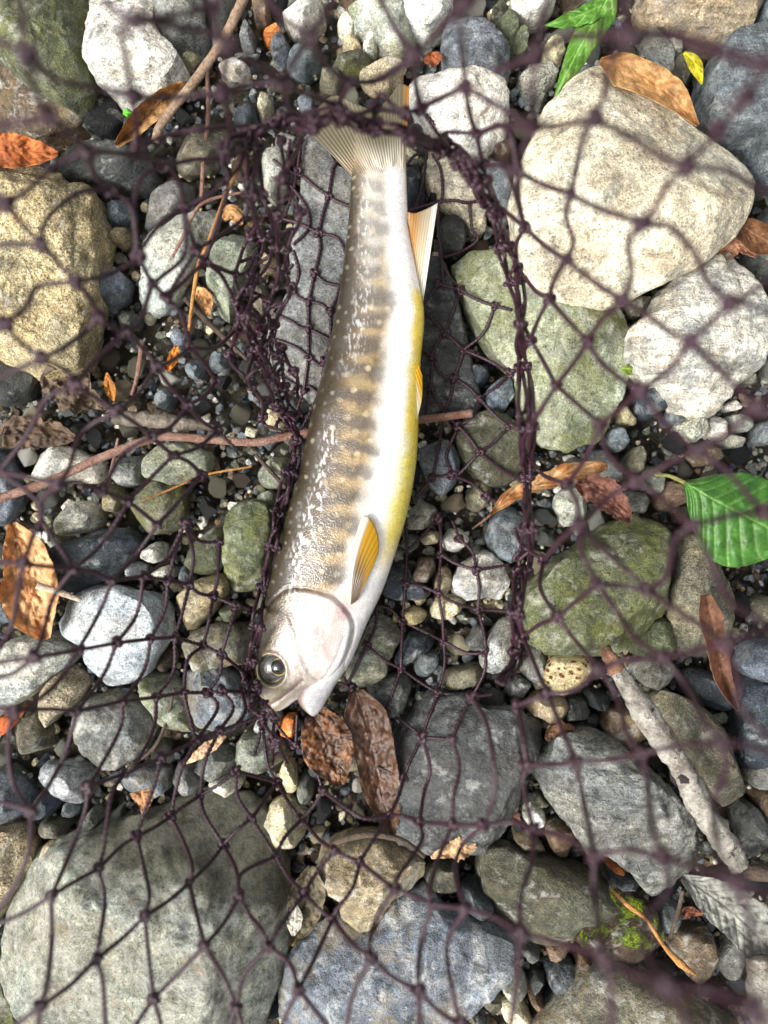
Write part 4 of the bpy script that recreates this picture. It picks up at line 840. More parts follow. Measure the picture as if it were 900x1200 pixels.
# ---------------------------------------------------------------- leaves, twigs and wood on the stones
def drop(bvh, px, py, lift=0.0, dflt=0.0):
    z = dflt
    for _ in range(2):
        q = P(px, py, z); h = bvh.ray_cast(Vector((q.x, q.y, 0.2)), Vector((0, 0, -1)))
        z = h[0].z if h[0] else dflt
    return z + lift
def leaf(bvh, name, label, mid, wl, wr, col, mat=None, z=None, curl=0.0, wave=0.0012, veins=7, vein_col=None, ragged=0.0, thick=0.0004, col2=None, seed=1, lift=0.0012, nm=46, nw=22, ztilt=(0, 0), group=None, cat='leaf'):
    """mid: midrib pixels; wl/wr: half widths in pixels along it; z: fixed height or None = lie on the stones"""
    M = cat_rom(mid, 14); d = np.concatenate([[0], np.cumsum(np.hypot(*np.diff(M, axis=0).T))]); d /= d[-1]
    s = np.linspace(0, 1, nm); mx, my = np.interp(s, d, M[:, 0]), np.interp(s, d, M[:, 1]); tx, ty = np.gradient(mx), np.gradient(my); l = np.hypot(tx, ty); tx, ty = tx / l, ty / l
    def prof(w): return np.interp(s, np.linspace(0, 1, len(w)), w)
    WL, WR = cat_rom([[a] for a in wl], 12)[:, 0], cat_rom([[a] for a in wr], 12)[:, 0]; WL, WR = np.maximum(0.15, prof(WL)), np.maximum(0.15, prof(WR))
    rg = np.random.default_rng(seed); ro = rg.uniform(-40, 40, 2)
    c = np.array(lin(col, 0.9)[:3]); c2 = np.array(lin(col2, 0.9)[:3]) if col2 else c * 0.7; vc = np.array(lin(vein_col, 0.9)[:3]) if vein_col else c * 1.35
    zc = None
    PXs, Zs, Cs = [], [], []
    for i in range(nm):
        for j in range(2 * nw + 1):
            a = (j - nw) / nw; wd = WL[i] if a < 0 else WR[i]
            rag = 1 + max(ragged, 0.10 if mat is None else 0.02) * noise.fractal(Vector((s[i] * 9 + ro[0], 3.0 * (1 if a > 0 else -1), ro[1])), 1, 2, 4)
            w_ = wd * a * rag
            x = mx[i] - ty[i] * w_ * -1 * -1; y = my[i] + tx[i] * w_
            PXs.append((x, y))
            vein = 0.0
            if veins:
                ph = (s[i] - abs(a) * 0.22) * veins; vein = math.exp(-((ph - round(ph)) / 0.07) ** 2) * (0.75 if abs(a) > .05 else 0)
                vein = max(vein, math.exp(-(w_ / 1.3) ** 2))
            nz = noise.fractal(Vector((x / 22 + ro[0], y / 22, ro[1])), 1, 2, 4)
            zz = curl * a * a + wave * 1.5 * nz + wave * (0.1 if mat is LEAFGREEN else 0.6) * noise.fractal(Vector((x / 6 + ro[0], y / 6, ro[1])), 1, 2, 3) - vein * (0.0005 if mat is LEAFGREEN else 0.00035) + ((0.0007 if mat is LEAFGREEN else 0.00025) * abs(math.sin(math.pi * (s[i] - abs(a) * 0.22) * veins)) if veins > 4 and (mat is not LEAFGREEN or max(wl) > 25) else 0) + wave * 0.8 * math.sin(s[i] * veins * 3 + ro[0]) * abs(a) + ztilt[0] * (s[i] - .5) + ztilt[1] * a
            Zs.append(zz); cc = c + (c2 - c) * float(sstep(-0.3, 0.4, nz)); cc = cc * (1 + (0.12 if mat is LEAFGREEN else 0.35) * noise.fractal(Vector((x / 9, y / 9 + ro[0], 4)), 1, 2, 3)); cc = cc + (vc - cc) * vein * 0.75; Cs.append(cc)
    if z is None:
        hs = [drop(bvh, *PXs[k], 0) for k in range(0, len(PXs), 17)]
        z = float(np.quantile(hs, 0.72)) + lift
        low = []
    else: hs = None
    V = []; n2 = 2 * nw + 1
    top = []
    for (x, y), zz in zip(PXs, Zs):
        zt = z + zz
        if hs is not None: zt = max(zt, drop(bvh, x, y, 0.0007)) if drop(bvh, x, y) < z + 0.010 else zt
        top.append(zt)
    ctr = P(mid[0][0], mid[0][1], z)
    for sd in (0, 1):
        for (x, y), zt in zip(PXs, top):
            p = P(x, y, zt); V.append((p.x - ctr.x, p.y - ctr.y, zt - sd * thick - ctr.z))
    N = nm * n2; F = []
    for i in range(nm - 1):
        for j in range(n2 - 1):
            a = i * n2 + j; F.append((a, a + n2, a + n2 + 1, a + 1)); F.append((N + a, N + a + 1, N + a + n2 + 1, N + a + n2))
    rim = [j for j in range(n2)] + [i * n2 + n2 - 1 for i in range(1, nm)] + [(nm - 1) * n2 + j for j in range(n2 - 2, -1, -1)] + [i * n2 for i in range(nm - 2, 0, -1)]
    for k in range(len(rim)):
        a, b = rim[k], rim[(k + 1) % len(rim)]; F.append((a, b, N + b, N + a))
    cols = [(*np.clip(q, 0, 1), 1) for q in Cs] * 2
    o = mesh_obj(name, V, F, mat or LEAFDRY, loc=ctr, cols=cols)
    if label: tag(o, label, cat, group)
    return o
def tube(path, rad, seg=10, rough=0.12, seed=0, step=0.0007):
    p = np.array(path); d = np.concatenate([[0], np.cumsum(np.linalg.norm(np.diff(p, axis=0), axis=1))]); n = max(4, int(d[-1] / step)); s = np.linspace(0, d[-1], n)
    q = np.stack([np.interp(s, d, p[:, k]) for k in range(3)], 1); r = np.interp(s / d[-1], np.linspace(0, 1, len(rad)), rad)
    t = np.gradient(q, axis=0); t /= np.linalg.norm(t, axis=1)[:, None]; up = np.array([0, 0, 1.0]); V = []
    for i in range(n):
        a = np.cross(t[i], up); a /= max(1e-9, np.linalg.norm(a)); b = np.cross(a, t[i])
        for k in range(seg):
            th = 2 * math.pi * k / seg; f = 1 + rough * noise.fractal(Vector((s[i] * 260 + seed * 7, math.cos(th) * 1.2, math.sin(th) * 1.2)), 1, 2, 3)
            V.append(q[i] + (a * math.cos(th) + b * math.sin(th)) * r[i] * f)
    F = [(i * seg + k, i * seg + (k + 1) % seg, (i + 1) * seg + (k + 1) % seg, (i + 1) * seg + k) for i in range(n - 1) for k in range(seg)] + [tuple(range(seg))[::-1], tuple((n - 1) * seg + k for k in range(seg))]
    return np.array(V), F
def stick(bvh, name, label, path, rpx, mat, lift=0.0, seed=0, seg=10, rough=0.12, zs=None, cat='twig', bend=0.6):
    pp = cat_rom(path, 10); z = []
    for i, (x, y) in enumerate(pp): z.append(drop(bvh, x, y))
    z = np.array(z)
    if zs is not None: z = np.interp(np.linspace(0, 1, len(pp)), np.linspace(0, 1, len(zs)), zs)
    else:                                   # a stiff stick: lowest straight-ish line above the stones, lightly sagging
        k = np.linspace(0, 1, len(pp)); best = np.polyfit(k, z, 2 if len(path) > 3 else 1); zl = np.polyval(best, k); z = zl + np.quantile(z - zl, 0.8)
    r = np.array(rpx) * PX; rm = np.interp(np.linspace(0, 1, len(pp)), np.linspace(0, 1, len(r)), r)
    path3 = np.array([P(x, y, zz + q + lift)[:] for (x, y), zz, q in zip(pp, z, rm)])
    V, F = tube(path3, r, seg, rough, seed); b = V.min(0); c = V.mean(0); loc = (c[0], c[1], b[2]); V = V - np.array(loc)
    o = mesh_obj(name, V, F, mat, loc=loc)
    if label: tag(o, label, cat)
    return o
def build_litter(bvh):
    T = lambda t, s: tpts(t, s)
    L = lambda *a, **k: leaf(bvh, *a, **k)
    # broad green leaf with its stalk
    g = L('green_leaf', 'broad glossy green leaf with deep veins reaching in from the edge', [(803, 566), (835, 585), (870, 603), (905, 622), (945, 648)], [3, 28, 44, 50, 42, 18, 1], [3, 34, 58, 64, 52, 24, 1], (72, 122, 44), LEAFGREEN, z=0.031, curl=-0.004, wave=0.0007, veins=9, vein_col=(132, 172, 92), col2=(56, 106, 36), seed=3, nm=80, nw=34)
    stem = wood_mat('leaf_stalk', lin((150, 140, 84)), lin((120, 128, 70)))
    o = stick(bvh, 'leaf_stalk', None, [(768, 556), (785, 558), (803, 566)], [2.0, 2.0, 2.4], stem, zs=[0.022, 0.027, 0.0300]); o.parent = g; o.location = Vector(o.location) - g.location
    L('torn_leaf', 'torn bright green leaf turning brown at its narrow end', T('20', '352,-40 300,60 240,160 195,250 150,345'), [6, 18, 18, 16, 14, 8, 2], [4, 14, 16, 14, 10, 6, 1], (84, 132, 40), LEAFGREEN, z=0.024, curl=-0.002, veins=7, vein_col=(150, 205, 100), col2=(96, 120, 52), seed=5, ztilt=(-0.006, 0))
    L('torn_leaf', 'narrow green leaf lobe with a hole beside the torn green leaf', T('20', '350,-10 270,40 190,70 118,90'), [4, 14, 12, 9, 1], [3, 10, 9, 6, 1], (90, 140, 46), LEAFGREEN, z=0.026, veins=5, vein_col=(150, 205, 100), col2=(70, 118, 36), seed=6, ragged=0.2)
    L('dead_leaf', 'smooth tan dead leaf above the huge beige boulder', T('20', '312,208 400,230 480,280 570,350 655,440'), [2, 14, 18, 22, 22, 12, 2], [6, 26, 24, 18, 14, 8, 2], (222, 178, 122), None, z=0.026, curl=0.005, veins=8, vein_col=(200, 150, 96), col2=(196, 146, 90), seed=8, nm=60)
    L('yellow_leaf', 'small yellow leaf scrap beside the striated blue boulder', T('20', '605,185 635,215 655,255 668,295'), [2, 8, 9, 5, 1], [2, 6, 8, 5, 1], (214, 200, 40), LEAFGREEN, z=0.022, veins=4, seed=9)
    L('dead_leaf', 'brown curled dead leaf under the huge beige boulder, at the rim', T('20', '770,770 830,810 900,850 960,880'), [2, 14, 18, 14, 3], [3, 15, 20, 15, 3], (150, 108, 74), None, z=0.014, curl=0.006, veins=6, col2=(112, 76, 50), seed=10)
    L('dead_leaf', 'pinkish tan dead leaf between the huge beige boulder and quartz rock', T('20', '690,905 740,880 800,860 860,900'), [2, 12, 14, 10, 2], [2, 12, 12, 8, 2], (206, 160, 128), None, z=0.010, curl=0.004, veins=6, col2=(170, 120, 90), seed=11, ragged=.2)
    L('dead_leaf', 'rust-coloured leaf at the rim beside the golden speckled rock', T('00', '-50,525 40,528 120,532 205,540'), [18, 20, 20, 16, 10, 2], [18, 20, 20, 18, 12, 2], (196, 116, 60), None, z=0.023, curl=0.003, veins=7, vein_col=(160, 90, 44), col2=(166, 92, 46), seed=12)
    L('curled_leaf', 'ribbed tan leaf curled along the tan twig', T('00', '408,512 470,455 540,385 620,320 690,292'), [3, 12, 15, 14, 10, 2], [3, 9, 11, 11, 8, 2], (204, 160, 108), None, z=0.020, curl=0.007, wave=0.0016, veins=16, vein_col=(120, 80, 44), col2=(160, 116, 72), seed=13, nm=90)
    L('dead_leaf', 'big orange leaf beside the pale blue round stone', T('02', '40,40 75,150 95,260 120,360 160,450'), [6, 26, 34, 36, 26, 6], [5, 20, 26, 34, 26, 6], (240, 196, 142), None, z=0.016, curl=0.006, wave=0.0025, veins=7, vein_col=(176, 112, 64), col2=(206, 150, 100), seed=14, nm=70, nw=30, ragged=.08)
    L('dead_leaf', 'rust-orange leaf scrap under the pale grey layered slab', T('02', '-30,790 20,745 60,710 100,680'), [4, 9, 9, 5, 1], [3, 8, 8, 5, 1], (196, 96, 34), None, lift=0.002, veins=4, seed=15)
    L('rotten_leaf', 'grey-brown rotten leaf beside the golden speckled rock', T('01', '150,410 220,450 290,490 380,530'), [10, 24, 26, 20, 8, 2], [8, 22, 24, 22, 12, 3], (132, 112, 92), None, lift=0.002, curl=0.002, wave=0.002, veins=5, vein_col=(96, 80, 64), col2=(96, 80, 64), seed=16, ragged=.35, nm=60)
    L('rotten_leaf', 'brown rotten leaf lying above the red-brown twig', T('01', '-40,640 60,620 160,625 265,640'), [8, 16, 18, 16, 4], [10, 18, 18, 16, 4], (124, 100, 80), None, lift=0.002, wave=0.002, veins=4, vein_col=(92, 72, 56), col2=(88, 70, 54), seed=17, ragged=.3)
    L('leaf_scrap', 'folded tan leaf scrap beside the thin straw', T('01', '690,110 715,150 735,205'), [3, 10, 9, 2], [3, 9, 7, 2], (220, 164, 108), None, lift=0.003, veins=3, seed=18)
    L('leaf_scrap', 'small tan leaf scrap above the thin straw', T('00', '785,770 815,745 850,790'), [3, 9, 8, 2], [3, 9, 7, 2], (208, 158, 104), None, lift=0.003, veins=3, seed=19)
    L('leaf_scrap', 'narrow bright orange leaf sliver among the small blue pebbles', T('01', '590,405 606,360 622,315'), [1, 5, 5, 2], [1, 6, 6, 2], (226, 140, 40), None, lift=0.004, veins=2, seed=20)
    L('leaf_scrap', 'narrow amber leaf sliver beside the rotten grey-brown leaf', T('01', '375,410 385,460 400,510'), [1, 5, 6, 1], [1, 6, 6, 1], (178, 118, 50), None, lift=0.004, veins=2, seed=21)
    L('dead_leaf', 'long tan-orange dead leaf between the dark olive and flat-sided rocks', [(574, 604), (600, 580), (635, 566), (675, 552), (712, 546)], [1, 8, 10, 12, 10, 3], [1, 8, 8, 10, 11, 4], (216, 176, 126), None, z=0.019, curl=0.003, veins=8, vein_col=(160, 108, 62), col2=(176, 120, 70), seed=22, ragged=.25, nm=60)
    L('dead_leaf', 'crumpled pinkish-brown leaf above the flat-sided green rock', T('21', '225,800 290,820 350,860 415,935'), [5, 18, 20, 14, 3], [5, 16, 16, 12, 3], (150, 104, 88), None, z=0.021, curl=0.004, wave=0.003, veins=6, col2=(116, 74, 60), seed=23, ragged=.3)
    L('curled_leaf', 'curled brown leaf with rolled edges on the grey-olive upright rock', T('22', '680,290 700,390 725,500 748,600 795,700'), [6, 16, 13, 12, 9, 1], [6, 13, 12, 12, 8, 1], (172, 130, 104), None, z=0.027, curl=0.008, veins=9, vein_col=(120, 78, 56), col2=(140, 102, 80), seed=24, nm=70, ragged=.12)
    L('wet_leaf', "glossy wet brown leaf at the fish's mouth", T('12', '215,690 235,780 262,860 300,960'), [9, 26, 32, 30, 20, 5], [8, 22, 28, 30, 20, 5], (78, 50, 34), LEAFWET, z=0.012, curl=0.003, wave=0.0013, veins=7, vein_col=(70, 44, 28), col2=(128, 84, 50), seed=25, nm=70)
    L('wet_leaf', "long dull wet leaf beside the wet olive rock", T('12', '350,630 385,740 415,860 445,1000 485,1140'), [9, 26, 27, 25, 24, 17, 3], [8, 24, 25, 22, 22, 14, 2], (92, 64, 46), LEAFWET, z=0.011, curl=0.003, wave=0.0012, veins=8, vein_col=(84, 56, 40), col2=(86, 60, 42), seed=26, nm=80)
    L('rotten_leaf', 'grey-olive veined leaf wedged beside the wide tan boulder', T('13', '195,345 180,440 155,540 125,625'), [4, 20, 22, 16, 3], [4, 18, 20, 14, 3], (124, 114, 88), None, z=0.020, curl=0.004, veins=8, vein_col=(84, 76, 58), col2=(96, 88, 68), seed=27, nm=60)
    L('leaf_scrap', 'pale grey leaf scrap touching the grey-olive veined leaf', T('13', '140,480 135,530 130,590'), [2, 9, 9, 2], [2, 8, 8, 2], (198, 192, 178), None, z=0.024, veins=3, seed=28)
    L('bleached_leaf', 'bleached grey leaf with dark veins beside the lichened stick', T('23', '600,385 700,450 800,530 880,610 950,700'), [4, 20, 28, 30, 26, 8], [4, 18, 24, 28, 24, 8], (172, 172, 162), None, z=0.023, curl=0.003, veins=11, vein_col=(92, 92, 86), col2=(140, 140, 132), seed=29, nm=90, nw=30)
    L('leaf_scrap', 'red-brown leaf scrap under the bleached grey leaf', T('23', '588,525 625,510 672,515'), [2, 8, 6, 1], [2, 6, 4, 1], (150, 92, 66), None, lift=0.003, veins=3, seed=30)
    L('leaf_scrap', 'dull brown leaf scrap under the cream-tan chipped stone', T('22', '120,800 160,770 220,760'), [3, 11, 9, 2], [3, 9, 8, 2], (130, 96, 72), None, lift=0.003, veins=4, seed=31, ragged=.3)
    L('leaf_scrap', 'jagged pale tan leaf scrap against the smooth olive stone', T('13', '615,315 690,290 775,270'), [2, 8, 12, 3], [2, 7, 14, 4], (206, 168, 126), None, z=0.020, veins=5, seed=32, ragged=.35)
    L('leaf_scrap', 'bright orange leaf scrap under the cracked blue-white rock', T('13', '580,905 640,885 700,895'), [2, 8, 8, 2], [2, 8, 8, 2], (206, 110, 50), None, z=0.012, veins=4, seed=33)
    L('leaf_scrap', 'pinkish tan leaf scrap beside the pale green-white pebble', T('02', '655,885 710,845 795,790'), [1, 6, 7, 2], [1, 6, 6, 1], (214, 178, 142), None, z=0.014, veins=4, seed=34, ragged=.25)
    L('leaf_scrap', 'tan wedge of leaf pressed on the wide tan boulder', T('03', '495,80 505,120 503,170'), [15, 12, 6, 1], [14, 10, 5, 1], (190, 140, 96), None, z=0.016, veins=4, seed=35)
    L('leaf_scrap', 'small dark rust leaf scrap behind the white pitted stone', T('10', '590,215 620,205 655,195'), [2, 8, 7, 2], [2, 8, 8, 2], (150, 84, 50), None, z=0.013, veins=3, seed=36, ragged=.3)
    L('leaf_scrap', 'dark brown leaf scrap beside the blue-olive boulder', T('13', '830,170 880,160 930,190'), [2, 9, 9, 2], [2, 10, 9, 2], (126, 84, 72), None, z=0.012, veins=4, seed=37, ragged=.2)
    L('seedling_leaf', 'tiny round bright green seedling leaf under the curled ribbed leaf', T('00', '432,395 448,396 464,397'), [2, 5, 2], [2, 5, 2], (96, 190, 50), LEAFGREEN, z=0.012, veins=2, seed=38, nm=14, nw=8)
    L('seedling_leaf', 'tiny narrow green seedling leaf beside the round seedling leaf', T('00', '482,425 486,405 488,385'), [1, 3, 1], [1, 3, 1], (96, 180, 50), LEAFGREEN, z=0.012, veins=2, seed=39, nm=14, nw=8)
    L('seedling_leaf', 'small yellow-green leaf between the mossy and white quartz rocks', T('21', '385,395 415,398 448,400'), [2, 7, 3], [2, 7, 3], (136, 160, 60), LEAFGREEN, z=0.014, veins=3, seed=40, nm=20, nw=10)
    # twigs
    tan = wood_mat('tan_twig', lin((176, 150, 126)), lin((132, 108, 88))); red = wood_mat('red_twig', lin((122, 84, 70)), lin((166, 134, 118)), 160); straw = wood_mat('straw', lin((200, 148, 84)), lin((166, 112, 60)))
    dark = wood_mat('dark_wood', lin((98, 84, 70)), lin((66, 56, 48))); grey = wood_mat('grey_wood', lin((140, 130, 116)), lin((92, 84, 74)), 90); bark = wood_mat('lichen_bark', lin((186, 181, 170)), lin((112, 104, 94)), 150, lin((44, 37, 33)), 0.85)
    S = lambda *a, **k: stick(bvh, *a, **k)
    S('twig', 'smooth tan twig cut clean at its lower end', T('00', '880,-60 790,130 680,290 600,390 560,450 545,500'), [5.4, 5.2, 5, 4.8, 4.6], tan, zs=[0.034, 0.030, 0.028, 0.026], seed=1)
    S('stem', 'thin red-brown stem beside the tan twig', T('00', '728,240 732,400 716,560 708,695'), [2.2, 2.6, 2.6, 2.4], red, seed=2)
    S('straw', 'long thin straw-coloured stem crossing the pale grey-white stone', [(287, 183), (268, 220), (247, 277), (233, 310), (226, 350), (221, 388)], [2.0, 2.4, 2.4, 2.0], straw, zs=[0.012, 0.0155, 0.0165, 0.013, 0.010], seed=3)
    S('stem', 'thin pale red stem arching over the pale grey-white stone', T('00', '605,905 650,820 700,725 780,690 890,672'), [1.8, 2, 2, 1.8, 1.6], red, zs=[0.0165, 0.018, 0.017, 0.013], seed=4)
    S('twig', "red-brown twig running under the fish's back", T('01', '-60,868 60,832 180,790 330,720 480,660 580,635 740,645 900,655 1030,630 1300,595 1490,575 1660,552'), [5.2, 5, 4.8, 4.6, 4.6, 4.6], red, zs=[.017, .016, .015, .0135, .012, .011, .0105, .010, .0095, .0095], seed=5)
    S('twig', 'short red-brown side stem beside the pale green stone', T('01', '415,640 395,740 380,800'), [1.6, 2.2, 2.4], red, lift=0.001, seed=6)
    S('twig', 'thin brown twig pointing at the green-grey slab', T('01', '650,150 720,220 790,290 870,365'), [3, 3.4, 3, 2], dark, lift=0.001, seed=7)
    S('twig', "dark thin twig beside the fish's back", T('11', '0,700 50,755 105,815'), [2.2, 2.6, 2.4], dark, lift=0.002, seed=8)
    S('twig', 'thin brown looping twig on the ochre-stained grey stone', T('02', '612,620 590,720 540,830 440,905'), [1.6, 2, 2, 1.6], dark, lift=0.001, seed=9)
    S('stem', 'pinkish pale stem standing among small olive pebbles', T('01', '500,300 490,380 478,440 462,490'), [3.2, 3, 2.6, 2], red, lift=0.001, seed=10)
    S('wood_strip', 'weathered grey wood strip above the red-brown twig', T('01', '400,570 500,575 620,585 760,605'), [7, 9, 8, 3], grey, zs=[.006, .007, .007, .006], seed=11, rough=.35, seg=14, cat='wood')
    S('wood_strip', 'white peeled stick on the big orange leaf', T('02', '130,258 200,280 285,310'), [4, 3.6, 2.4], wood_mat('peeled', lin((226, 206, 184)), lin((196, 168, 142))), zs=[.025, .0235, .021], seed=12)
    S('straw', 'fine straw lying across the olive stone near the twig', T('01', '500,860 600,820 720,770 885,740'), [1.0, 1.4, 1.2], straw, lift=0.001, seed=13)
    b = S('stick', 'lichened white-barked stick with dark knots beside the blue-olive boulder', T('22', '372,560 450,680 520,790 590,890 660,1030 740,1150 795,1245'), [8, 13, 12.5, 12.5, 13, 13, 11], bark, zs=[.030, .030, .030, .029, .028, .027], seed=14, seg=28, rough=.26, cat='stick')
    k = S('broken_end', None, T('22', '322,480 350,520 384,575'), [5, 9, 8], wood_mat('broken_wood', lin((150, 112, 88)), lin((104, 74, 56))), zs=[.028, .029, .029], seed=15, seg=16, rough=.5); k.parent = b; k.location = Vector(k.location) - b.location
    k = S('dark_knot', None, T('23', '565,30 600,25 625,45'), [7, 13.4, 8], wood_mat('knot_wood', lin((58, 48, 46)), lin((36, 30, 30))), zs=[.028, .0285, .028], seed=16, seg=18, rough=.4); k.parent = b; k.location = Vector(k.location) - b.location
    S('stick', 'pale dotted stick at the corner below the bleached grey leaf', T('23', '868,665 885,780 905,900 930,1020'), [14, 18, 18, 17], bark, zs=[.022, .024, .026], seed=17, seg=24, cat='stick')
    S('stick', 'dark wet stick between the lichened stick and the bleached leaf', T('23', '690,365 780,362 860,368 960,375'), [5, 8, 9, 9], dark, zs=[.014, .016, .017], seed=18, seg=16, cat='stick')
    S('grass_blade', 'dry straw blade bent over the moss cushion', T('23', '345,425 410,485 470,530 530,620 590,685 650,730'), [1.5, 3.0, 2.0, 2.2, 4.5, 1.0], straw, zs=[.014, .018, .019, .018, .018, .016], seed=19, cat='grass')
    S('twig', 'thin brown twig propped against the bleached grey leaf', T('23', '600,430 585,500 555,600'), [2.2, 2.4, 2.2], dark, zs=[.022, .018, .014], seed=20)
    S('twig', 'grey-brown curved twig on the lumpy tan-olive rock', T('13', '255,275 330,245 420,235 520,258 592,312'), [2.5, 3.6, 3.4, 3, 2.2], dark, zs=[.022, .026, .027, .0265, .024], seed=21)
    S('straw', 'fine reddish straw above the white quartz lump', T('12', '850,-10 800,30 760,60'), [1, 1.4, 1], red, lift=.001, seed=22)
# ---------------------------------------------------------------- landing net: twine strands from knot to knot
KN = {  # knots, by enlarged view
 '20': 'a1 400,120 a2 85,190 a3 75,445 a4 290,415 a5 610,580 a6 205,680 a7 20,600 a8 45,800 a9 455,785 aa 725,455 ab 820,345',
 '21': 'b0 190,15 b1 390,155 b2 765,165 b3 130,150 b4 22,45 b5 265,297 b6 630,300 b7 860,530 b8 450,470 b9 155,455 ba 65,295 bb 310,590 bc 650,680 bd 195,800 be 440,790 bf 880,895',
 '22': 'c0 235,45 c1 640,45 c2 300,250 c3 480,275 c4 160,370 c5 110,170 c6 530,510 c7 310,550 c8 750,460 c9 40,440 ca 125,640 cb 20,680 cc 740,810 cd 450,850 ce 225,880 cf 50,890',
 '23': 'd0 530,310 d1 290,310 d2 75,215 d3 790,400 d4 30,580 d5 325,660 d6 540,765 d7 850,850',
 '13': 'e1 520,35 e2 75,50 e3 235,80 e4 470,165 e5 160,180 e6 275,290 e7 365,330 e8 70,310 e9 170,440 ea 270,530 eb 485,425 ec 620,480 ed 740,495 ee 405,665 ef 45,630 eg 150,780 eh 575,785 ei 690,200 ej 575,190 ek 800,200 el 720,900 em 100,890',
 '03': 'f1 310,65 f2 435,20 f3 705,95 f4 600,170 f5 480,240 f6 345,355 f7 180,450 f8 785,270 f9 665,405 fa 510,520 fb 340,670 fc 140,840 fd 840,450 fe 720,625 ff 540,810 fg 830,840 fh 110,150 fi 830,10 fj 885,178',
 '02': 'g1 80,180 g2 260,200 g3 395,240 g4 505,225 g5 590,240 g6 665,255 g7 770,105 g8 750,295 g9 830,330 ga 120,510 gb 275,485 gc 410,460 gd 530,445 ge 615,440 gf 715,470 gg 780,500 gh 860,565 gi 50,700 gj 270,700 gk 430,665 gl 550,650 gm 645,635 gn 730,635 go 780,628 gp 850,632 gq 650,40 gr 555,45 gs 770,770 gt 690,803 gu 565,865 gv 885,650',
 '01': 'h1 265,90 h2 15,240 h3 350,215 h4 440,270 h5 145,360 h6 265,455 h7 410,545 h8 535,95 h9 585,145 ha 530,635 hb 610,700 hc 550,390 hd 660,525 he 670,320 hf 760,440 hg 765,615 hh 710,770 hi 360,825 hj 450,860 hk 200,800 hl 665,795 hm 820,670 hn 720,20 ho 490,10 hp 835,250 hq 0,758',
 '00': 'i0 90,190 i1 145,860 i2 480,70 i3 800,160 i4 470,340 i5 170,410 i6 785,325 i7 310,530 i8 20,715 i9 390,670 ia 485,510 ib 590,580 ic 780,560 id 645,730 ie 870,520 if 690,880 ig 485,890 ih 750,20',
 '10': 'j1 730,15 j2 555,200 j3 190,130 j4 100,290 j5 735,305 j6 580,380 j7 775,470 j8 330,290 j9 285,370 ja 420,380 jb 800,580 jc 690,540 jd 830,700 je 525,400 jf 255,690 jg 220,820 jh 145,600 ji 95,770 jj 100,630',
 '11': 'k1 205,60 k2 185,160 k3 183,255 k4 185,355 k5 168,470 k6 260,195 k7 240,370 k8 130,120 l1 640,100 l2 720,120 l3 840,175 l4 665,270 l5 730,330 l6 622,355 l7 695,430 l8 615,465 l9 785,500 la 895,410 lb 660,550 lc 712,600 ld 785,690 le 690,770 lf 890,600 lg 620,780 lh 810,845',
 '12': 'm1 650,150 m2 640,285 m3 660,455 m4 640,635 m5 585,790 m6 525,255 m7 515,385 m8 510,550 m9 455,705 ma 775,205 mb 780,342 mc 810,495 md 760,650 me 690,800 mf 530,140 mg 390,470 mh 335,615 mi 20,715 mj 140,820 mk 715,95 ml 640,20'}
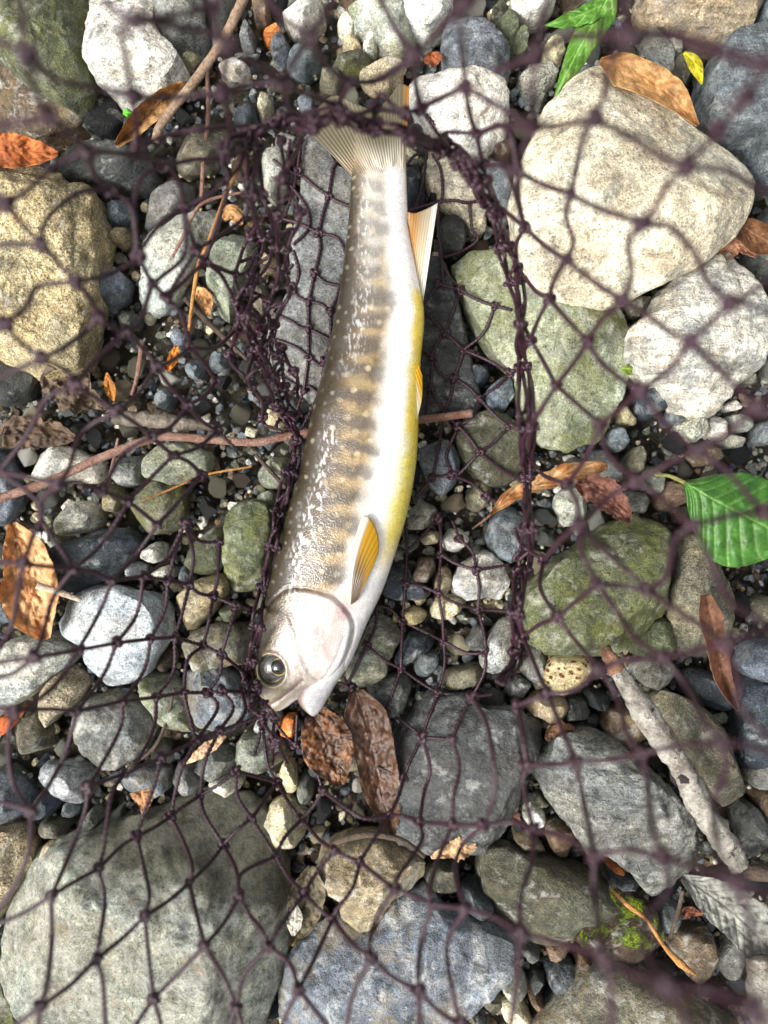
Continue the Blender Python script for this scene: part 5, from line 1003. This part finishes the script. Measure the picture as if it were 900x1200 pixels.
# strands: view | points and knots, space separated; strands separated by ;   ('!' = lies on the stones)
ST = '''
20|a2 200,130 300,128 a1 ; a1 560,130 720,190 960,245 ; a1 560,122 730,178 960,232 ; a1 400,40 405,-60 ; a2 110,60 130,-50 ; a2 20,220 -60,250 ; a2 72,300 a3 ; a3 180,440 a4 ; a4 325,330 345,230 a1 ; a4 430,490 530,555 a5 ; a5 680,510 aa ; aa ab ; ab 880,240 950,150 ; a5 750,600 830,640 960,700 ; a4 250,480 225,600 a6 ; a3 35,530 a7 ; a7 110,650 a6 ; a7 25,700 a8 ; a6 300,730 a9 ; a5 540,660 490,760 a9 ; a6 190,760 215,850 b0 ; a8 110,860 b0 ; a9 410,850 420,960 b1 ; a9 560,800 640,890 690,990 b2 ; a3 -60,440 ; a7 -40,560 ; a8 -40,730
21|b0 300,100 b1 ; b0 150,80 b3 ; a8 15,-40 b4 ; b4 80,120 b3 ; b3 200,230 b5 ; b1 320,220 b5 ; b1 480,210 560,270 b6 ; b6 700,235 b2 ; b2 830,170 960,215 ; b2 850,120 960,40 ; b6 700,370 800,470 b7 ; b6 570,380 500,440 b8 ; b5 310,370 380,430 b8 ; b5 230,360 b9 ; b3 90,230 ba ; ba 110,370 b9 ; b4 20,180 ba ; b9 240,530 bb ; b8 390,530 bb ; b8 500,540 560,610 bc ; b7 760,620 bc ; b7 960,590 ; b7 950,470 ; bb 265,700 bd ; bb 340,700 be ; bc 550,730 be ; bc 760,760 830,840 bf ; bd 230,870 c0 ; be 350,840 c0 ; be 520,850 610,930 c1 ; b9 90,560 40,640 ; bd 110,770 50,700 ; ba 30,360 20,450
22|bf 780,10 c1 ; bf 960,-40 ; bf 950,50 ; c0 250,150 c2 ; c0 290,100 400,200 c3 ; c1 570,100 545,220 c3 ; c1 690,150 750,290 860,380 960,400 ; c2 400,262 c3 ; c2 230,310 c4 ; c0 170,100 c5 ; c5 100,270 c4 ; c2 370,350 430,440 c6 ; c4 220,450 c7 ; c3 620,370 c8 ; c6 640,490 c8 ; c7 400,520 c6 ; c4 90,400 c9 ; c8 790,580 800,680 880,770 960,830 ; c8 840,430 960,385 ; c9 90,560 ca ; c7 220,625 ca ; ca 60,665 cb ; c6 620,620 680,740 cc ; c7 370,650 400,770 cd ; cc 600,820 cd ; cc 830,820 960,865 ; ca 175,760 ce ; cb 40,800 cf ; cf 130,888 ce ; ce 340,872 cd ; cc 755,900 710,1040 735,1220 d3 ; cd 475,930 490,1100 d0 ; c5 40,120 10,60 ; c9 10,330 15,250
23|ce 245,80 262,170 d1 ; cf 40,70 d2 ; d2 190,245 d1 ; d1 400,288 d0 ; d0 650,350 d3 ; d3 850,430 960,450 ; d2 70,330 30,450 d4 ; d1 290,450 d5 ; d0 552,420 470,530 480,660 d6 ; d4 150,610 d5 ; d5 420,722 d6 ; d6 700,790 d7 ; d6 700,770 d7 ; d3 842,550 820,700 d7 ; d5 350,780 345,960 ; d6 600,850 615,960 ; d4 15,780 -15,960 ; d7 960,900 ; d7 870,970
13|e2 120,130 e5 ; e3 205,130 e5 ; e5 220,250 e6 ; e5 100,245 e8 ; e8 -50,370 fd ; e8 120,390 e9 ; e6 205,380 e9 ; e6 310,308 e7 ; e3 330,150 390,178 e4 ; e4 420,240 e7 ; e4 530,172 ej ; e1 500,100 e4 ; ej ei ; ei ek ; ei 695,100 715,0 me ; ej 590,90 612,0 m5 ; ek 842,90 835,-20 812,-150 md ; ek 900,190 d2 ; e7 440,390 eb ; ej 580,260 500,380 eb ; eb 550,448 ec ; ei 640,320 610,430 ec ; ec 680,488 ed ; ek 720,280 700,380 ed ; ed 850,530 d4 ; e9 215,490 ea ; e7 340,420 290,490 ea ; ea 340,620 ee ; eb 420,540 400,610 ee ; ee 480,735 eh ; ec 580,620 570,730 eh ; eh 650,860 el ; ed 672,620 690,780 el ; e9 90,550 ef ; ef 120,690 eg ; ea 205,670 eg ; ef -40,720 fg ; fd -20,520 20,570 ef ; eg 110,860 em ; eg 230,880 290,970 ; ee 340,800 310,960 ; eh 575,960 ; el 790,970 ; el 680,970
03|fh 165,70 210,-10 ; f1 365,45 f2 ; f1 300,150 250,290 f7 ; f2 390,100 365,280 f6 ; gu 545,50 500,180 f5 ; gt 640,0 620,70 f4 ; gs 720,-20 f3 ; f3 770,58 fi ; fi 835,100 fj ; f4 650,132 f3 ; f5 540,210 f4 ; f6 420,280 f5 ; f7 260,400 f6 ; f7 80,512 -40,560 ; fh 105,280 60,400 -30,540 ; f3 720,165 f8 ; f8 840,212 fj ; f4 650,270 676,350 f9 ; f9 740,330 f8 ; f5 510,370 525,450 fa ; fa 590,468 f9 ; f6 368,460 350,600 fb ; fb 440,590 fa ; f7 182,600 165,760 fc ; fc 250,760 fb ; f8 830,360 fd ; f9 692,520 fe ; fe 790,540 fd ; fa 520,640 ff ; ff 620,730 fe ; fb 362,760 372,960 ; fe 790,740 fg ; ff 480,900 430,980 ; ff 565,900 570,980 ; fg 800,930 ; fg 870,960 ; fc 60,900 -30,960 ; fc 130,960 ; fh 40,130 -50,110 ; fj e8 ; e2 930,110 fj ; fi e2
02|-60,172 g1 ; g1 170,192 g2 ; g2 330,212 g3 ; g3 g4 ; g4 g5 ; g5 g6 ; g1 110,100 145,-20 hq ; g2 350,120 430,0 hj ; g3 470,160 gr ; g4 585,165 gq ; g5 625,110 gq ; g6 680,150 gq ; g1 65,280 40,400 -30,530 ; g2 188,300 150,430 ga ; g3 350,350 gb ; g4 480,360 gc ; g5 580,340 gd ; g6 645,340 ge ; ga gb ; gb gc ; gc gd ; gd ge ; ge gf ; gf gg ; gg gh ; ga -40,535 ; ga 50,565 -40,590 ; gb 200,600 110,675 gi ; gc 365,570 gj ; gd 505,560 gk ; ge 610,560 gl ; gf 660,520 gm ; gg 772,570 gn ; gi 160,692 gj ; gj 350,682 gk ; gk gl ; gl gm ; gm gn ; gn go ; go gp ; gi 30,800 45,950 fh ; gj 245,800 210,900 ; gk 422,760 350,900 f1 ; gl 540,760 480,880 f2 ; gm 666,720 gt ; gn 765,690 gt ; go 820,690 gs ; gp 862,700 820,755 gs ; g6 700,285 g8 ; g8 g9 ; g9 880,342 ; g7 765,230 g8 ; g7 700,100 gq ; g8 735,380 gf ; g9 800,430 gg ; gs gt ; gt gu ; gu f2 ; gs 900,725 mi ; gh gv ; gp gv ; gi -50,680
01|i1 200,20 h1 ; h1 130,110 90,180 h2 ; h1 380,65 ho ; h1 312,140 h3 ; h3 295,270 210,330 h5 ; h2 80,310 h5 ; h5 230,400 h6 ; h5 60,400 -50,450 ; h3 395,250 h4 ; h8 490,230 h4 ; ho h8 ; h8 h9 ; h9 640,210 he ; h8 570,70 650,-10 id ; h4 510,330 hc ; hc 600,370 he ; he 760,320 hp ; he 720,380 hf ; hc 600,460 hd ; h4 330,370 h6 ; h6 340,500 h7 ; hc 480,490 h7 ; h7 480,590 ha ; hd 600,600 ha ; hd 710,580 hg ; hf 720,490 hd ; ha hb ; hg 690,675 hb ; h6 165,500 100,620 hq ; h7 290,620 240,750 hk ; ha 430,700 hi ; hb 540,770 hj ; hb 665,725 hh ; hk 280,795 hi ; hk 80,775 hq ; hi hj ; hj gr ; hh 640,850 gr ; hh hl ; hg hm ; hn 780,70 830,180 hp ; hn 850,65 900,-10 ; hn h9 ; hn 690,-10 ; hk 140,900 g2 ; hq -50,700 ; h2 -50,215 ; h2 -50,290
00|i0 75,60 70,-60 ; i0 -60,120 ; i0 200,280 340,308 i4 ; i0 115,300 i5 ; i5 -60,455 ; i5 240,462 i7 ; i4 442,200 430,110 i2 ; i2 390,25 330,-60 ; i2 600,90 720,110 i3 ; i2 620,52 ih ; ih 800,-60 ; i3 760,80 ih ; i3 790,240 i6 ; i3 j4 ; i4 620,342 i6 ; i4 480,430 ia ; ia 530,560 ib ; i6 810,440 ic ; i6 870,300 j4 ; i7 200,580 80,680 i8 ; i7 330,610 i9 ; i7 430,540 ib ; ia 620,468 740,450 870,440 ; i9 290,672 195,735 150,800 i1 ; i8 80,790 i1 ; i8 -50,650 ; i8 -50,760 ; i1 -50,860 ; i9 462,730 ig ; ib 500,620 470,730 ig ; ib 635,650 id ; ib 690,560 ic ; id 740,680 830,600 ie ; id 560,790 ig ; id 670,820 if ; ie 870,640 860,760 if ; ig ho ; if h9 ; ic ie ; ic 800,660 hn
10|j1 640,110 j2 ; j1 715,100 728,200 j5 ; j1 735,-60 ; j1 820,-30 ; j2 480,80 420,-40 ; j3 250,40 310,-40 ; j3 130,220 j4 ; j3 90,60 20,-30 ; j4 20,292 i6 ; j3 240,220 j8 ; j2 440,280 j8 ; j8 j9 ; j2 562,300 j6 ; j5 640,350 j6 ; j5 a3 ; j5 752,400 j7 ; j7 660,470 jc ; j7 880,450 a7 ; j7 788,530 jb ; jb 730,562 jc ; jb 880,600 a8 ; j6 640,470 jc ; jc 745,640 jd ; j8 420,280 j2 ; j9 180,330 j4 ; j9 350,400 ja ; ja je ; je j6 ; ja 440,330 480,370 je ; j4 130,400 j9 ; jb 812,640 jd ; jd b4
10!|270,590 jf ; jf 235,750 jg ; jg 225,880 k1 ; 60,560 110,600 165,620 200,650 jf ; jf 300,715 380,740 ; ji 150,785 jg ; jg 290,840 330,930 ; 340,500 300,540 270,590 ; 160,480 jh ; jh 125,690 ji ; 120,490 jj ; jj 160,700 185,760 180,810 130,860 ; ji 30,830 -20,880 ; 530,580 560,545 600,540 ; 600,540 590,620 560,730 535,740 ; 600,400 640,450 660,520 640,560 ; 620,540 650,600 655,690 640,710 ; 640,710 700,705 750,712 840,690 ; 640,710 640,800 650,880 660,1020 ; 750,712 760,800 780,840 730,880 660,905 ; 530,740 590,725 640,710
11!|k1 k2 ; k2 k3 ; k3 k4 ; k4 k5 ; k5 140,560 120,690 ; 300,70 285,140 k6 ; k6 262,290 k7 ; k7 225,470 165,600 120,690 ; k1 250,95 345,110 ; k8 150,145 k2 ; k2 230,170 k6 ; 60,200 125,230 155,250 k3 ; k3 225,275 330,330 ; 60,290 140,320 k4 ; k4 225,385 k7 ; 30,400 100,430 k5 ; k5 190,460 260,520 ; 130,-20 150,60 k8 ; k8 80,200 60,290 30,420 ; 20,30 90,60 130,30 ; l1 l2 ; l2 780,155 l3 ; l3 900,190 ; l2 665,50 640,-30 ; l2 690,200 l4 ; l3 800,270 l5 ; l4 600,200 580,150 ; l4 l5 ; l4 635,310 l6 ; l5 810,365 la ; l5 715,380 l7 ; l6 650,415 l7 ; l6 618,400 l8 ; l7 745,460 l9 ; l7 682,500 lb ; l8 595,560 ; l9 850,455 la ; l9 765,560 lc ; l9 840,560 lf ; lb lc ; l8 635,505 lb ; lc 750,640 ld ; lf 830,660 ld ; ld 720,760 le ; ld 860,750 940,790 ; le lg ; le 760,800 lh ; l6 570,315 ; l1 590,170 ; lb 640,680 lg ; lg 560,850 ; lc 670,700 le ; lh 880,880
12!|520,-10 530,80 mf ; mf m6 ; m6 m7 ; m7 512,460 m8 ; m8 m9 ; m9 400,800 385,900 ; ml 650,80 m1 ; m1 m2 ; m2 655,370 m3 ; m3 662,540 m4 ; m4 600,740 m5 ; m5 540,880 e1 ; 690,30 mk ; mk 760,140 ma ; ma 785,270 mb ; mb 800,420 mc ; mc 800,570 md ; md 720,720 me ; 425,330 470,340 m7 ; m7 590,420 m3 ; m3 740,495 mc ; m6 580,260 m2 ; m2 700,320 mb ; mb 890,350 ; m1 700,180 ma ; ma 890,185 ; mg 450,520 m8 ; m8 580,600 m4 ; m4 md ; md 830,640 ; 290,600 mh ; mh 400,670 m9 ; m9 520,740 m5 ; m5 me ; 425,330 420,400 mg ; mg 350,550 325,600 ; mf 580,90 ml ; mf 490,120 ; 340,620 340,680 310,700 ; 150,640 220,715 270,790 330,850 e1 ; 60,700 mi ; mi 10,800 -10,860 ; 145,710 mj ; mj 200,880 e3 ; mj 80,760 60,700 ; mi 40,880 e2
'''
ZF = '''733,40,205 890,75,225 700,140,180 803,192,190 750,262,175 665,305,140 727,352,158 860,355,185 810,400,170 688,398,130 650,450,105 886,478,190 750,457,152 703,497,130 818,527,165 746,563,148 678,615,150 813,615,170 700,683,135
655,723,105 776,770,150 850,753,185 703,783,135 613,747,70 641,813,112 847,870,180 750,883,155 677,893,138 617,897,115 697,1003,160 777,1003,175 863,1033,215 612,1093,155 707,1120,190 780,1157,215 883,1183,228
457,955,70 425,1010,85 390,1077,95 461,1042,110 507,1060,122 547,1065,132 435,1122,118 492,1162,138 350,1160,118 315,1110,103 323,1003,70 355,960,55 325,917,40 530,967,100 567,967,112 475,912,52
45,1180,140 60,1050,118 113,1123,113 115,1018,98 170,1073,103 160,980,80 222,1035,85 240,1108,108 261,990,65 235,932,55 200,957,65 103,922,98 33,950,130 145,907,82 280,1050,90
17,833,135 90,833,103 143,822,80 183,817,62 215,812,52 243,812,46 40,770,128 92,762,103 137,753,84 177,748,66 205,747,56 238,757,42 27,660,135 87,667,112 132,680,93 168,675,76 197,680,62 222,685,52 250,698,42 256,635,42
65,567,132 120,575,108 150,587,94 177,512,100 203,533,86 137,482,118 88,452,132 48,420,146 5,380,155 88,330,142 117,372,128 147,390,118 183,430,104 220,475,85 255,505,66 237,557,64 178,332,110 195,348,100 223,407,85 253,447,66 280,380,55
48,287,150 5,238,160 130,223,130 103,177,152 57,137,180 30,63,205 160,23,205 267,53,190 157,113,168 262,108,158 197,193,122 215,243,110 260,187,112 163,297,120 333,97,155 363,43,178 485,67,178 543,5,205 545,102,155 410,97,140 395,123,115 440,127,105 493,127,108
558,157,105 567,193,92 530,180,85 577,233,72 590,290,58 605,330,48 612,430,42 617,560,42 615,660,48 605,760,58 628,88,190 625,148,170 606,203,135 668,227,148 615,268,98 300,180,80 330,150,90 290,300,45 300,400,36 330,480,26 345,520,24 325,600,24 312,680,24 290,790,30'''
ZP = np.array([[float(q) for q in a.split(',')] for a in ZF.split()])
def netz(x, y):
    d = np.hypot(ZP[:, 0] - x, ZP[:, 1] - y) + 4; w_ = 1 / d ** 3.2; return float((w_ * ZP[:, 2]).sum() / w_.sum()) / 1000
def build_net(bvh, fbvh):
    root = empty('landing_net', P(450, 600, 0.0)); root.location.z = SOIL
    tag(root, 'dark purple knotted landing net spread over the stones and under the fish', 'net')
    off = np.array(root.location)
    s = NT('net_twine'); v, _ = s.ovec(); n1 = s.noise(v, 2600, 3, 0.7); n2 = s.noise(v, 120, 3, 0.6)
    c = s.mix(s.ramp(n1, 0.3, 0.7), (0.006, 0.0018, 0.0036, 1), (0.042, 0.009, 0.021, 1)); c = s.mix(1.0, c, s.grey(s.ramp(n2, 0.3, 0.7, 0.75, 1.3)), 'MULTIPLY')
    twm = s.fin(c, 0.42, s.bump(n1, 0.6, 0.0003), 0.5)
    s.b.inputs['Sheen Weight'].default_value = 0.05; s.b.inputs['Sheen Tint'].default_value = (0.6, 0.35, 0.5, 1)
    K = {}
    for t, q in KN.items():
        a = q.split()
        for i in range(0, len(a), 2): K[a[i]] = tile(t, *[float(z) for z in a[i + 1].split(',')])
    def floor(x, y, r=0.0008):
        z = 0
        for _ in range(2):
            q = P(x, y, z); h = bvh.ray_cast(Vector((q.x, q.y, 0.2)), Vector((0, 0, -1))); z = h[0].z if h[0] else SOIL
            if fbvh:
                h = fbvh.ray_cast(Vector((q.x, q.y, 0.2)), Vector((0, 0, -1)))
        return z + r
    strands = []; deg = {}; floork = {}
    for row in ST.strip().split('\n'):
        t, q = row.split('|'); fl = t.endswith('!'); t = t[:2]
        for sdef in q.split(';'):
            p = []; 
            for tok in sdef.split():
                if ',' in tok: p.append((tile(t, *[float(z) for z in tok.split(',')]), None))
                else:
                    p.append((K[tok], tok)); deg[tok] = deg.get(tok, 0) + 1; floork[tok] = floork.get(tok, False) or fl
            if len(p) == 1: continue
            strands.append((p, fl))
    upper = set()
    for p, fl in strands:
        if not fl: upper |= {n for _, n in p if n}
    for n in upper: floork[n] = False
    def fk(x, y): return max(floor(x + dx, y + dy, 0.001) - 0.0022 * (dx * dx + dy * dy > 0) for dx, dy in ((0, 0), (14, 0), (-14, 0), (0, 14), (0, -14)))
    zk = {n: (fk(*K[n]) if floork.get(n) else max(netz(*K[n]), floor(*K[n], 0.0012))) for n in K}
    TR = 0.00072
    def strand_mesh(path):
        """two-ply twisted cord along path (metres)"""
        p = np.array(path); d = np.concatenate([[0], np.cumsum(np.linalg.norm(np.diff(p, axis=0), axis=1))]); n = max(6, int(d[-1] / 0.00045)); q_ = np.linspace(0, d[-1], n)
        q = np.stack([np.interp(q_, d, p[:, k]) for k in range(3)], 1); tg = np.gradient(q, axis=0); tg /= np.linalg.norm(tg, axis=1)[:, None]
        ref = np.array([0.13, 0.21, 1.0]); ref = ref / np.linalg.norm(ref); a = np.cross(tg, ref); a /= np.maximum(1e-6, np.linalg.norm(a, axis=1))[:, None]; b = np.cross(a, tg); seg = 8; V = np.zeros((n, seg, 3))
        for k in range(seg):
            th = 2 * math.pi * k / seg; ph = th - q_ * 2 * math.pi / 0.0036
            r = TR * (0.54 + 0.56 * np.abs(np.cos(ph)))
            V[:, k] = q + (a * math.cos(th) + b * math.sin(th)) * r[:, None]
        F = [(i * seg + k, i * seg + (k + 1) % seg, (i + 1) * seg + (k + 1) % seg, (i + 1) * seg + k) for i in range(n - 1) for k in range(seg)] + [tuple(range(seg))[::-1], tuple((n - 1) * seg + k for k in range(seg))]
        return V.reshape(-1, 3), F
    def strand_path(pp, zz, fl):
        a = cat_rom(np.array([(x, y, z) for (x, y), z in zip(pp, zz)]), 9); out = []
        if fl:                                  # twine pulled taut across the gaps between stones
            fz = np.array([floor(x, y, 0.0008) for x, y, _ in a]); fz = np.maximum(fz, 0.003); d = np.concatenate([[0], np.cumsum(np.hypot(np.diff(a[:, 0]), np.diff(a[:, 1])))]) * PX
            tz = np.array([max(fz - 0.30 * np.abs(d - d[i])) for i in range(len(a))])
            return [P(x, y, z)[:] for (x, y, _), z in zip(a, np.convolve(np.concatenate([[tz[0]] * 2, tz, [tz[-1]] * 2]), [.1, .2, .4, .2, .1], 'valid'))]
        for x, y, z in a:
            lo = floor(x, y, 0.0008)
            if fl: z = lo if z < lo else min(z, lo + 0.006)
            out.append(P(x, y, max(z, lo))[:])
        return out
    all_ = []
    rg = np.random.default_rng(3)
    for p, fl in strands:
        pp = [a for a, _ in p]; zz = []
        for (x, y), n in p: zz.append(zk[n] if n else (floor(x, y, 0.001) if fl else netz(x, y)))
        all_.append(strand_path(pp, zz, fl))
    # gathered folds of the bag: several strands running together
    knots = [P(*K[n], zk[n]) for n in K if deg.get(n, 0) >= 2]
    def bundle(path, cnt, spread, link_every, zoff=0.0, seed=0):
        r2 = np.random.default_rng(seed); base = cat_rom(path, 8); ln = []
        for k in range(cnt):
            ph, a2 = r2.uniform(0, 6.28), r2.uniform(0.6, 1.3); o = (k / (cnt - 1) - .5) * 2 if cnt > 1 else 0
            seq = []
            for i, (x, y) in enumerate(base):
                tx, ty = base[min(i + 1, len(base) - 1)] - base[max(i - 1, 0)]; l = math.hypot(tx, ty) + 1e-6
                w_ = spread * (o + 0.7 * math.sin(i * 0.36 * a2 + ph) + 0.15 * math.sin(i * 0.9 + ph * 2))
                X, Y = x - ty / l * w_, y + tx / l * w_
                seq.append((X, Y, max(netz(x, y) + zoff + 0.004 * math.sin(i * .7 + ph), floor(X, Y, 0.001))))
            ln.append(seq)
            for i in range(0, len(seq) - link_every, link_every):
                q = seq[i:i + link_every + 1]; all_.append([P(*c)[:] for c in cat_rom(np.array(q), 3)]); knots.append(P(*q[0]))
            if k:
                for i in range(link_every // 2, len(seq) - 3, link_every):
                    a, b = ln[k - 1][i], seq[min(len(seq) - 1, i + 2)]; mdl = tuple((a[j] + b[j]) / 2 + (r2.normal(0, 3.5) if j < 2 else r2.normal(0, .002)) for j in range(3))
                    all_.append([P(x, y, max(z, floor(x, y)))[:] for x, y, z in cat_rom(np.array([a, mdl, b]), 6)])
    bundle([(262, 178), (292, 158), (330, 143), (368, 144), (400, 138), (440, 148), (480, 160), (520, 172), (548, 195), (573, 236)], 4, 5.5, 8, 0.0, 1)
    bundle([(540, 188), (562, 215), (580, 250), (592, 290), (604, 330), (610, 380), (613, 430), (618, 500), (619, 560), (616, 620), (613, 670), (608, 720), (604, 765), (585, 800)], 4, 5.5, 8, 0.0, 2)
    bundle([(298, 172), (303, 235), (300, 290), (289, 345), (286, 395), (296, 440), (318, 475), (338, 500)], 3, 11, 7, 0.004, 3)
    bundle([(338, 488), (349, 515), (339, 555), (328, 600), (318, 640), (310, 690), (301, 735), (293, 775), (290, 800)], 3, 4.0, 8, 0.0, 4)
    bundle([(337, 165), (333, 215), (338, 262), (330, 310), (322, 360), (312, 410), (326, 450), (345, 492)], 2, 8, 7, 0.0, 5)
    bundle([(285, 345), (305, 372), (320, 400), (330, 440), (344, 480)], 2, 9, 6, 0.0, 6)
    bundle([(290, 785), (300, 815), (310, 838), (322, 870), (327, 905)], 2, 6, 6, 0.0, 7)
    def knot_mesh():
        n = 54; t = np.linspace(0, 2 * math.pi, n, endpoint=False); r = 0.00050
        q = np.stack([(np.sin(t) + 2 * np.sin(2 * t)) * r, (np.cos(t) - 2 * np.cos(2 * t)) * r * 0.85, -np.sin(3 * t) * r * 1.1], 1)
        V, F = [], []; seg = 7; tg = np.roll(q, -1, 0) - np.roll(q, 1, 0); tg /= np.linalg.norm(tg, axis=1)[:, None]
        for i in range(n):
            a = np.cross(tg[i], (0.1, 0.2, 1)); a /= np.linalg.norm(a); b = np.cross(a, tg[i])
            for k in range(seg):
                th = 2 * math.pi * k / seg; V.append(q[i] + (a * math.cos(th) + b * math.sin(th)) * 0.00070)
        for i in range(n):
            for k in range(seg): F.append((i * seg + k, i * seg + (k + 1) % seg, ((i + 1) % n) * seg + (k + 1) % seg, ((i + 1) % n) * seg + k))
        bm = bmesh.new(); bmesh.ops.create_icosphere(bm, subdivisions=2, radius=0.00115); b0 = len(V); V += [np.array(v.co) for v in bm.verts]; F += [tuple(v.index + b0 for v in f.verts) for f in bm.faces]; bm.free()
        me = bpy.data.meshes.new('knot'); me.from_pydata([tuple(a) for a in V], [], F); me.polygons.foreach_set('use_smooth', [True] * len(me.polygons)); me.materials.append(twm); return me
    # strands: the 300 that show largest are parts, the rest one part
    def shown(path):
        p = np.array(path); f = H / (H - p[:, 2]); x, y = p[:, 0] * f / PX + 450, 600 - p[:, 1] * f / PX
        ok = (x > 0) & (x < 900) & (y > 0) & (y < 1200); L = np.hypot(np.diff(x), np.diff(y)); return float((L * ok[1:] * f[1:]).sum())
    all_.sort(key=lambda q: -shown(q))
    rv, rf, base = [], [], 0
    for i, path in enumerate(all_):
        V, F = strand_mesh(path); V = V - off
        if i < 298:
            c0 = V[0].copy(); o = mesh_obj('twine', V - c0, F, twm, root, loc=tuple(c0))
        else:
            rv.append(V); rf += [tuple(q + base for q in f) for f in F]; base += len(V)
    if rv:
        o = mesh_obj('twine_fold', np.vstack(rv), rf, twm, root); o['kind'] = 'stuff'
    km = knot_mesh()
    def kshow(p): return -1 / (H - p.z) if abs(p.x) < .17 * (H - p.z) / H and abs(p.y) < .225 * (H - p.z) / H else 0
    knots.sort(key=kshow); rest = []
    for i, p in enumerate(knots):
        rot = Matrix.Rotation(rg.uniform(0, 6.28), 3, 'Z') @ Matrix.Rotation(rg.uniform(-.6, .6), 3, 'X'); sc = rg.uniform(0.95, 1.2)
        if i < 298:
            o = bpy.data.objects.new('knot', km); link(o, root); o.location = p - Vector(off); o.rotation_euler = rot.to_euler(); o.scale = (sc, sc, sc)
        else: rest.append((p, rot, sc))
    if rest:
        kv = np.array([v.co[:] for v in km.vertices]); kf = [tuple(q.vertices) for q in km.polygons]; V, F, b = [], [], 0
        for p, rot, sc in rest:
            V.append(kv @ np.array(rot).T * sc + np.array(p) - off); F += [tuple(q + b for q in f) for f in kf]; b += len(kv)
        o = mesh_obj('small_knots', np.vstack(V), F, twm, root); o['kind'] = 'stuff'
    print('net strands', len(all_), 'knots', len(knots))
# ---------------------------------------------------------------- build
ground()
build_stones()
gravel()
BED = BVHTree.FromPolygons(SVERT, SFACE)
fish_root, FB = build_fish()
build_litter(BED)
build_net(BED, FB)
# labels shared by stones that only their place tells apart keep the same group; report how many
import collections
cl = collections.Counter(o['label'] for o in bpy.data.objects if o.parent is None and 'label' in o)
print('things', len(cl), 'shared labels', sum(1 for v in cl.values() if v > 1), 'objects', len(bpy.data.objects))
